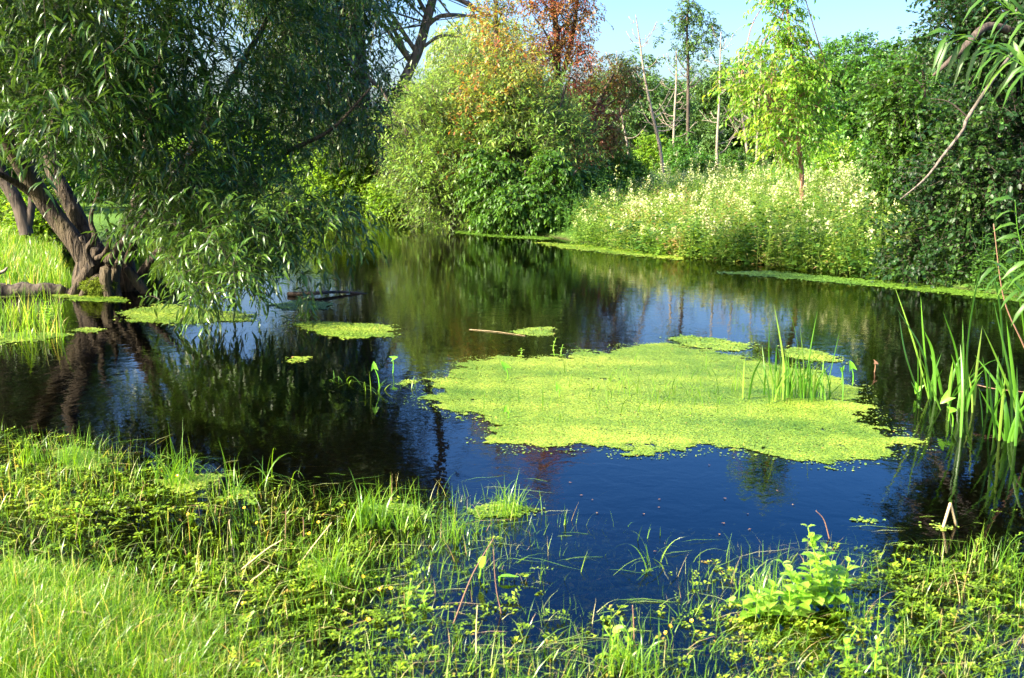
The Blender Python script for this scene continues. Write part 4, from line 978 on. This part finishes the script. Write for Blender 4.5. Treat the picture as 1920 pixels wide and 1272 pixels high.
# arching grass tufts and dry stems that stand out
def tuft(px, py, n, h, label, seed, lean=.8, w=.005, mat='grass', spread=.05, z=-.03, name='grass_tuft', cat='grass tuft', rmul=.75, curl=.9, bias=(0, 0)):
    g = np.random.default_rng(seed); c = G(px, py)[:2]; q = c + g.normal(0, spread, (n, 2))
    return ribbon_field(name, mat, q, np.full(n, z), h * g.uniform(.5, 1.15, n), w, label, seed, lean, 8, None, bias, rmul=rmul, loc=(c[0], c[1], 0), cat=cat, group='grass tufts along the near shore', curl=curl)
tuft(335, 905, 75, .36, 'arching blue green grass tuft standing in the left shallows', 301, 1.3, rmul=.6)
tuft(445, 930, 30, .34, 'thin grass tuft right of the arching tuft', 302, 1.2)
tuft(515, 905, 8, .36, 'few tall curved blades alone before the dark water', 303, 1.3)
tuft(140, 870, 60, .25, 'upright grass tuft at the near left shore', 304, .7)
tuft(60, 870, 55, .25, 'grass tuft at the left edge of the near shore', 305, .7)
tuft(690, 985, 90, .28, 'bright tuft of upright grass in the middle near shore', 306, .8, .007)
tuft(770, 985, 80, .27, 'grass tuft just right of the middle near shore tuft', 307, .9)
tuft(960, 960, 75, .22, 'fresh grass tuft at the rightmost tip of the near shore', 308, .8)
tuft(860, 1010, 60, .26, 'grass tuft between the middle and the rightmost tufts', 309, 1.0)
tuft(620, 1090, 70, .27, 'grass tuft left of the dry bent stems', 310, 1.0)
tuft(1440, 1130, 90, .24, 'grass tuft at the foot of the leafy green plant', 311, 1.0)
tuft(1230, 1060, 14, .26, 'long thin blades bending over the blue near water', 312, 1.4)
tuft(1180, 1250, 70, .22, 'grass tuft at the bottom edge between blue water gaps', 313, .9, .006)
tuft(1060, 985, 6, .14, 'tiny grass shoots alone in the blue near water', 314, .5)
tuft(1880, 1060, 40, .22, 'grass tuft at the right edge of the near shore', 315, .8)
tuft(1150, 990, 5, .12, 'tiny lone shoots right of the rightmost shore tuft', 316, .5)
tuft(1210, 1010, 5, .14, 'small lone shoots in the middle of the blue water', 317, .5)
tuft(700, 735, 9, .26, 'sprawling grass shoots in the open pond left of the broad mat', 318, 1.5, .008, curl=.7)
tuft(640, 715, 7, .26, 'thin flat shoots on the dark water left of the broad mat', 319, 1.7, .007)
tuft(760, 728, 6, .16, 'small shoots on the duckweed fleck near the broad mat', 320, 1.0, .007)
g = np.random.default_rng(77)
# fine grass leaning over the broad mat
pxs = np.concatenate([g.normal(1150, 110, 90), g.normal(1330, 60, 50)]); pys = np.concatenate([g.normal(745, 22, 90), g.normal(740, 18, 50)])
q = A([G(x, y)[:2] for x, y in zip(pxs, pys)]); ribbon_field('sparse_grass', 'grass', q, np.zeros(len(q)), g.uniform(.06, .3, len(q)), .006, 'sparse thin grass lying over the broad duckweed mat', 13, 1.4, 5, rmul=.6)

def stem_thing(name, pts, rad, mat, label, cat, group=None):
    mb = MB(); p = crv(A(pts), 14); tube(mb, p, np.linspace(rad, rad * .5, 14), 6)
    return tag(mb.build(name, M[mat], None, tuple(p[0])), label, cat, group)
def GP(px, py, gx_, gy_, side=0):
    """a point drawn at px,py that stands at the distance of the ground point gx_,gy_"""
    return P(px, py, G(gx_, gy_)[1] + side)
for i, (a, b_, c, lab, mt) in enumerate([
    ((850, 1170), (885, 1080), (925, 1010), 'long reddish stem leaning right over the near shore', 'redstem'),
    ((893, 1225), (893, 1180), (895, 1135), 'upright pale dry stem near the bottom centre', 'straw'),
    ((560, 1060), (590, 1020), (622, 980), 'dry straw stem leaning right in the near shore grass', 'straw'),
    ((450, 1070), (500, 1030), (530, 1012), 'pale bent straw across the near left grass', 'straw'),
    ((470, 1090), (490, 1075), (505, 1060), 'short pale straw in the near left grass', 'straw'),
    ((435, 1020), (430, 980), (432, 975), 'thin upright straw in the left shallows', 'straw'),
    ((535, 1010), (536, 975), (536, 955), 'reddish seed stem at the edge of the dark water', 'redstem'),
    ((570, 1010), (569, 980), (568, 970), 'second reddish seed stem at the edge of the dark water', 'redstem'),
    ((1555, 1010), (1545, 975), (1530, 958), 'curved brown seed stem above the leafy green plant', 'redstem'),
    ((1190, 1215), (1188, 1165), (1186, 1135), 'brown stem with leafy tip near bottom centre', 'redstem'),
    ((940, 1150), (930, 1100), (925, 1030), 'reddish stem crossing behind the broad dock leaf', 'redstem')]):
    bx, by = a
    stem_thing('dry_grass_stalk', [G(*a), GP(*b_, *a), GP(*c, *a)], .0032, mt, lab, 'stem', 'dry stems on the near shore')
stem_thing('fallen_stalk', [G(85, 1165, .05), G(140, 1147, .09), G(205, 1162, .06)], .006, 'straw', 'thick pale bent stem arching over the lower left grass', 'stem')
stem_thing('floating_stick', [G(880, 618, .003), G(930, 622, .006), G(985, 630, .003)], .0022, 'straw', 'long thin pale stick floating left of the tiny duckweed patch', 'stick')
# bent dry stalk
mb = MB(); a, t_, c = G(1768, 990), GP(1782, 944, 1775, 990), G(1793, 986)
for p_, q_ in ((a, t_), (t_, c)): tube(mb, crv([p_, q_], 5), np.full(5, .0065), 6)
tag(mb.build('bent_stalk', M['straw'], None, tuple(a)), 'dry stalk folded to a point standing in the near right water', 'stalk')
# half sunk branch
mb = MB(); tube(mb, crv([G(540, 552, .02), G(590, 550, .045), G(640, 548, .03), G(690, 552, -.01)], 14), np.linspace(.03, .012, 14), 7, .1)
tag(mb.build('sunken_branch', M['bark_dark'], None, tuple(G(600, 540))), 'dark half sunk branch beyond the hanging willow tips', 'branch')

# ------------------------------------------------------------------ reeds
def blade_clump(name, cx, cy, blades, label, wid=.017, seed=1, extra=0, eh=.5, mat='reed', group='reed clumps in the pond', espread=.08, elean=.5):
    """blades: (base px, base py, [mid], tip px, tip py) on pixels, standing at the clump's distance"""
    g = np.random.default_rng(seed); c = G(cx, cy); root = thing(name, c, label, 'reed', group)
    paths = []
    for bl in blades:
        pts = [G(bl[0], bl[1])]
        n = len(bl) // 2
        for k in range(1, n): pts.append(P(bl[2 * k], bl[2 * k + 1], pts[0][1] + g.uniform(-.12, .12) * k / n))
        if n == 2:
            m_ = (pts[0] + pts[1]) / 2 + (pts[1] - pts[0])[[1, 0, 2]] * 0 + A([(pts[0][0] - pts[1][0]) * .12, 0, .02]); pts.insert(1, m_)
        paths.append(crv(pts, 12))
    for _ in range(extra):
        b0 = c + A([g.normal(0, espread), g.normal(0, espread * .7), 0]); a = g.uniform(0, 2 * pi); l = eh * g.uniform(.5, 1.1); ln = elean * g.random()
        paths.append(crv([b0, b0 + A([cos(a) * ln * .3, sin(a) * ln * .3, .55]) * l, b0 + A([cos(a) * ln, sin(a) * ln, 1.0 - .2 * ln]) * l], 12))
    for p in paths:
        p[:, 2] -= np.linspace(.06, 0, 12)
        t = np.linspace(0, 1, 12); w = wid * g.uniform(.55, 1.15) * np.minimum(1, 1.25 * (1 - t ** 3)) * (.6 + .4 * np.minimum(1, t * 4)) * .5
        a = g.uniform(-.9, .9); s = A([cos(a), sin(a), 0.]); nn = A([-sin(a), cos(a), 0.]) * .35
        V = np.concatenate([p - s * w[:, None] + nn * w[:, None], p, p + s * w[:, None] + nn * w[:, None]])
        i = np.arange(11); Q = np.concatenate([np.stack([i, i + 12, i + 13, i + 1], -1), np.stack([i + 12, i + 24, i + 25, i + 13], -1)])
        mb = MB(); mb.add(V, [Q], g.random() ** 1.2 * .95); mb.build('blade', M[mat], root, c)
    return root
blade_clump('reed', 1740, 748, [(1746, 748, 1715, 640, 1675, 530), (1730, 742, 1700, 660, 1685, 589), (1744, 746, 1732, 632, 1726, 553), (1750, 752, 1732, 655, 1679, 575), (1771, 770, 1745, 710, 1724, 667), (1755, 752, 1750, 660, 1733, 620),
             (1770, 740, 1758, 690, 1744, 665), (1728, 742, 1728, 690, 1724, 650), (1738, 746, 1722, 730, 1708, 715)], 'left clump of the tall right reeds leaning left', .020, 1, 7, .4)
blade_clump('reed', 1808, 772, [(1808, 772, 1820, 600, 1850, 451), (1806, 772, 1795, 660, 1767, 581), (1804, 770, 1806, 680, 1805, 597), (1802, 765, 1797, 700, 1783, 663), (1767, 754, 1850, 675, 1921, 673), (1812, 772, 1816, 720, 1812, 640),
             (1828, 760, 1832, 690, 1842, 610), (1820, 768, 1828, 730, 1826, 690)], 'middle clump of the right reeds with the tallest blade', .020, 2, 8, .45)
blade_clump('reed', 1878, 826, [(1876, 824, 1862, 760, 1854, 687), (1893, 828, 1868, 780, 1834, 726), (1845, 800, 1842, 760, 1836, 730), (1925, 812, 1885, 700, 1842, 612), (1884, 670, 1875, 560, 1852, 479),
             (1900, 740, 1898, 680, 1893, 622), (1915, 800, 1900, 690, 1887, 600), (1900, 815, 1895, 700, 1862, 560), (1925, 790, 1905, 740, 1875, 690), (1935, 820, 1925, 640, 1905, 520), (1890, 826, 1888, 770, 1878, 700)],
            'right clump of the tall reeds cut by the frame edge', .022, 3, 10, .6)
blade_clump('reed', 1490, 748, [(1478, 746, 1468, 660, 1451, 569), (1498, 748, 1496, 640, 1474, 561), (1510, 746, 1518, 660, 1533, 581), (1468, 744, 1444, 680, 1443, 600), (1545, 742, 1560, 680, 1575, 618), (1552, 716, 1450, 680, 1343, 645),
             (1458, 752, 1430, 710, 1412, 680), (1538, 744, 1570, 720, 1584, 715), (1488, 746, 1470, 690, 1455, 640), (1500, 748, 1508, 690, 1500, 610), (1522, 746, 1524, 690, 1528, 620)],
            'reed tuft growing out of the broad duckweed mat', .0125, 4, 62, .36, espread=.13, elean=.55)
stem_thing('dry_reed_stalk', [P(1965, 760, 6.6), P(1920, 650, 6.6), P(1882, 560, 6.6), P(1863, 420, 6.6)], .006, 'redstem', 'thin pinkish dry stem rising above the right reeds', 'stem')
stem_thing('dry_reed_stalk', [P(1832, 722, 6.9), P(1870, 730, 6.8), P(1940, 737, 6.7)], .004, 'redstem', 'thin pinkish stem lying level across the right reeds', 'stem')

# ------------------------------------------------------------------ arrowheads and broad leaves
ARROW = (A([(0, 0, 0), (-.55, -.45, .05), (-.42, .1, .05), (-.30, .55, .03), (0, 1, -.08), (.30, .55, .03), (.42, .1, .05), (.55, -.45, .05), (0, .5, 0)], float),
         [A([(0, 2, 1), (0, 7, 6), (3, 8, 4), (8, 5, 4)]), A([(0, 8, 3, 2), (0, 6, 5, 8)])])
def arrowhead(px, py, tx, ty, L, d, label, T=ARROW, w=1.0, name='arrowhead_plant', mat='arrow', up=(0, -.6, .6), seed=0):
    b0 = G(px, py); t0 = P(tx, ty, b0[1]); L = L * (.68 if T is ARROW else .85); root = thing(name, b0, label, 'water plant', 'broad leaved water plants')
    mb = MB(); tube(mb, crv([b0 - A([0, 0, .05]), (b0 + t0) / 2 + A([.01, 0, 0]), t0], 8), np.linspace(.005, .003, 8), 6); mb.build('stem', M[mat], root, b0)
    mb = MB(); put_leaves(mb, T, t0[None], nrm(A([d], float)), nrm(A([up], float)), L, L * w, .5); mb.build('leaf', M[mat], root, b0)
arrowhead(712, 728, 702, 690, .075, (-.1, .1, 1), 'upright arrow shaped leaf left of the broad mat')
arrowhead(735, 700, 736, 673, .07, (.9, .2, .3), 'spread arrow shaped leaf just right of the upright one left of the mat')
arrowhead(951, 712, 948, 690, .10, (-.55, .2, .8), 'dark green leaf leaning left on the rear of the broad mat', up=(.5, -.7, .3))
arrowhead(1046, 745, 1047, 728, .07, (-.3, .2, .9), 'small arrow shaped leaf in the middle of the broad mat')
arrowhead(952, 785, 950, 770, .06, (0, .1, 1), 'small arrow shaped leaf at the left part of the broad mat')
arrowhead(1598, 722, 1597, 690, .09, (-.25, .1, 1), 'cupped arrow shaped leaf standing right of the reed tuft')
arrowhead(1576, 722, 1578, 690, .06, (.2, .1, -1), 'drooping leaf between the reed tuft and the cupped leaf')
arrowhead(1638, 698, 1640, 680, .055, (.8, 0, -.3), 'curled brownish leaf on a stem right of the cupped leaf', mat='litter')
arrowhead(1778, 790, 1778, 745, .10, (-.7, 0, -.6), 'bright bent arrow leaf between the right reed clumps')
arrowhead(1786, 800, 1782, 770, .07, (.9, 0, .1), 'small arrow leaf low between the right reed clumps')
arrowhead(1722, 745, 1722, 725, .09, (-.4, -.1, -1), 'pale arrow leaf at the foot of the left reed clump')
DOCK = strip_leaf([(0.15, .8, 0.02), (0.45, 1.0, 0.03), (.8, .6, 0)])
arrowhead(893, 1085, 900, 1062, .085, (.35, -.5, .8), 'single broad pale dock leaf standing over the blue near water', DOCK, .30, 'dock_plant', 'fresh')
arrowhead(930, 1090, 935, 1082, .10, (1, 0, 0), 'dock leaf lying flat on the water right of the standing one', DOCK, .18, 'dock_plant', 'arrow', (0, 0, 1))
arrowhead(140, 960, 141, 952, .06, (.6, -.4, .6), 'broad dock leaf in the left near shallows', DOCK, .35, 'dock_plant', 'arrow')
arrowhead(1150, 1200, 1148, 1185, .07, (.7, -.3, .5), 'pale broad leaf near the bottom centre', DOCK, .24, 'dock_plant', 'fresh')
arrowhead(1870, 1150, 1868, 1140, .09, (-.3, -.5, .7), 'toothed silverweed leaf at the right near shore', DOCK, .22, 'silverweed', 'arrow')

# leafy plant at the right near shore
def leafy(px, py, stems, label, seed, name='leafy_plant', ll=.10):
    g = np.random.default_rng(seed); b0 = G(px, py); root = thing(name, b0, label, 'plant', 'leafy plants on the near shore')
    sm, lm = MB(), MB()
    for (bx, by, tx, ty) in stems:
        a = G(bx, by, -.02); t_ = P(tx, ty, a[1] + g.uniform(-.05, .05)); p = crv([a, (a + t_) / 2 + A([g.normal(0, .012), 0, .01]), t_], 16)
        tube(sm, p, np.linspace(.004, .002, 16), 6, r=.6)
        n = max(4, int(np.linalg.norm(t_ - a) / .030)); k = np.linspace(2, 15, n).astype(int)
        for j, i in enumerate(k):
            an = j * 1.57 + g.normal(0, .3); s = ll * (1.1 - .65 * (i / 15) ** 2) * g.uniform(.75, 1.1)
            for sg in (1, -1):
                d = A([cos(an) * sg, sin(an) * sg, .45 + .4 * (i / 15)])
                put_leaves(lm, DOCK, p[i][None], nrm(d[None]), A([[0, 0, 1.]]), s, s * .26, g.random() * .85, bend=.35)
    sm.build('stem', M['fresh'], root, b0); lm.build('foliage', M['fresh'], root, b0)
leafy(1530, 1150, [(1540, 1145, 1515, 990), (1550, 1145, 1548, 1030), (1560, 1150, 1592, 1055), (1570, 1145, 1570, 1075), (1530, 1150, 1520, 1060), (1500, 1150, 1468, 1058)], 'tall leafy bright green plant on the right near shore', 1)
leafy(1440, 1160, [(1440, 1165, 1410, 1110), (1450, 1160, 1450, 1100), (1470, 1165, 1480, 1110), (1420, 1160, 1370, 1130), (1490, 1165, 1500, 1110)], 'low spreading leafy plant left of the tall leafy one', 2)
leafy(1560, 1260, [(1600, 1265, 1605, 1180), (1640, 1270, 1650, 1190)], 'small leafy plant near the bottom right', 3, ll=.05)
leafy(85, 610, [(80, 610, 85, 568), (88, 612, 95, 575)], 'pale leafy plant in water before the log', 4, ll=.09)
leafy(1045, 672, [(1040, 672, 1042, 635), (1052, 672, 1055, 648), (975, 672, 977, 655)], 'tiny sprigs at the rear edge of the broad mat', 5, ll=.05)
leafy(1190, 1235, [(1170, 1240, 1165, 1165), (1140, 1240, 1135, 1180)], 'small leafy plant by the bottom blue water gap', 6, ll=.05)
leafy(20, 1200, [(760, 1150, 770, 1090), (800, 1150, 805, 1100)], 'leafy sprigs in the middle near shore grass', 7, ll=.05)

# ------------------------------------------------------------------ yellow flowers
FL = [(332, 893, 'yellow flower in the arching grass tuft'), (352, 965, 'yellow flower below the arching grass tuft'), (458, 953, 'yellow flower right of the small weed patch'), (482, 981, 'yellow flower below the small weed patch'),
      (597, 980, 'yellow flower at the edge of the dark water'), (580, 1001, 'yellow flower just below the dark water edge flower'), (31, 875, 'yellow flower at the left edge'), (690, 1163, 'large yellow flower in the middle grass'),
      (456, 1132, 'yellow flower in the lower left grass'), (732, 1104, 'yellow flower right of a close pair in the middle grass'), (712, 1106, 'yellow flower left of a close pair in the middle grass'), (680, 1082, 'small yellow flower in the bright middle grass'),
      (1256, 1175, 'yellow flower over the bottom blue water'), (1249, 1187, 'lower yellow flower over the bottom blue water'), (1297, 1165, 'yellow flower left of the leafy plant'), (1703, 1051, 'yellow leaf like flower at the right shallows')]
for k, (px, py, lab) in enumerate(FL):
    g = np.random.default_rng(k); b0 = G(px, py + 40); c = P(px, py, b0[1]); root = thing('yellow_flower', b0, lab, 'flower', 'yellow flowers on the near shore')
    mb = MB(); tube(mb, crv([b0, (b0 + c) / 2 + A([.01, 0, 0]), c], 6), np.full(6, .0013), 5); mb.build('stem', M['grass'], root, b0)
    a = np.arange(5) * 2 * pi / 5 + g.random(); mb = MB(); tilt = A([g.normal(0, .3), -.5, .8])
    x = nrm(np.cross(tilt, A([1, 0, 0.]))); y = nrm(np.cross(tilt, x)); D_ = np.cos(a)[:, None] * x + np.sin(a)[:, None] * y + nrm(tilt) * .5
    put_leaves(mb, ROUND, np.repeat(c[None], 5, 0), D_, np.repeat(tilt[None], 5, 0), .011 if k == 7 else .0085, .0055, g.random(5)); mb.build('blossom', M['yellow'], root, b0)
# floating leaf scraps
g = np.random.default_rng(99)
LT = [(1093, 929, 'left of the upper pair'), (1066, 905, 'below the front left bay of the mat'), (1208, 965, 'in the very middle of the blue water'), (1239, 936, 'upper middle of the blue water'), (1331, 873, 'just under the mat notch'),
      (1362, 936, 'right of the middle'), (1401, 963, 'lower right of the middle'), (1349, 1001, 'below the right group'), (1360, 982, 'in the right group'), (1408, 992, 'right of the right group'), (1110, 938, 'right of the left pair'),
      (1234, 952, 'just below the upper middle scrap'), (1459, 920, 'under the sapling reflection'), (1225, 1034, 'lowest in the open blue water'), (1120, 961, 'above the lone shoots'), (1488, 946, 'right of the sapling reflection')]
for k, (px, py, lab) in enumerate(LT):
    mb = MB(); c = G(px, py, .003); a = g.uniform(0, 6.28)
    put_leaves(mb, OVATE, c[None], A([[cos(a), sin(a), .12]]), A([[0.1, 0, 1.]]), g.uniform(.012, .022), .005, g.random() * .7)
    tag(mb.build('fallen_leaf', M['litter'], None, tuple(c)), 'tiny brown floating leaf ' + lab, 'leaf', 'fallen leaves on the near water')
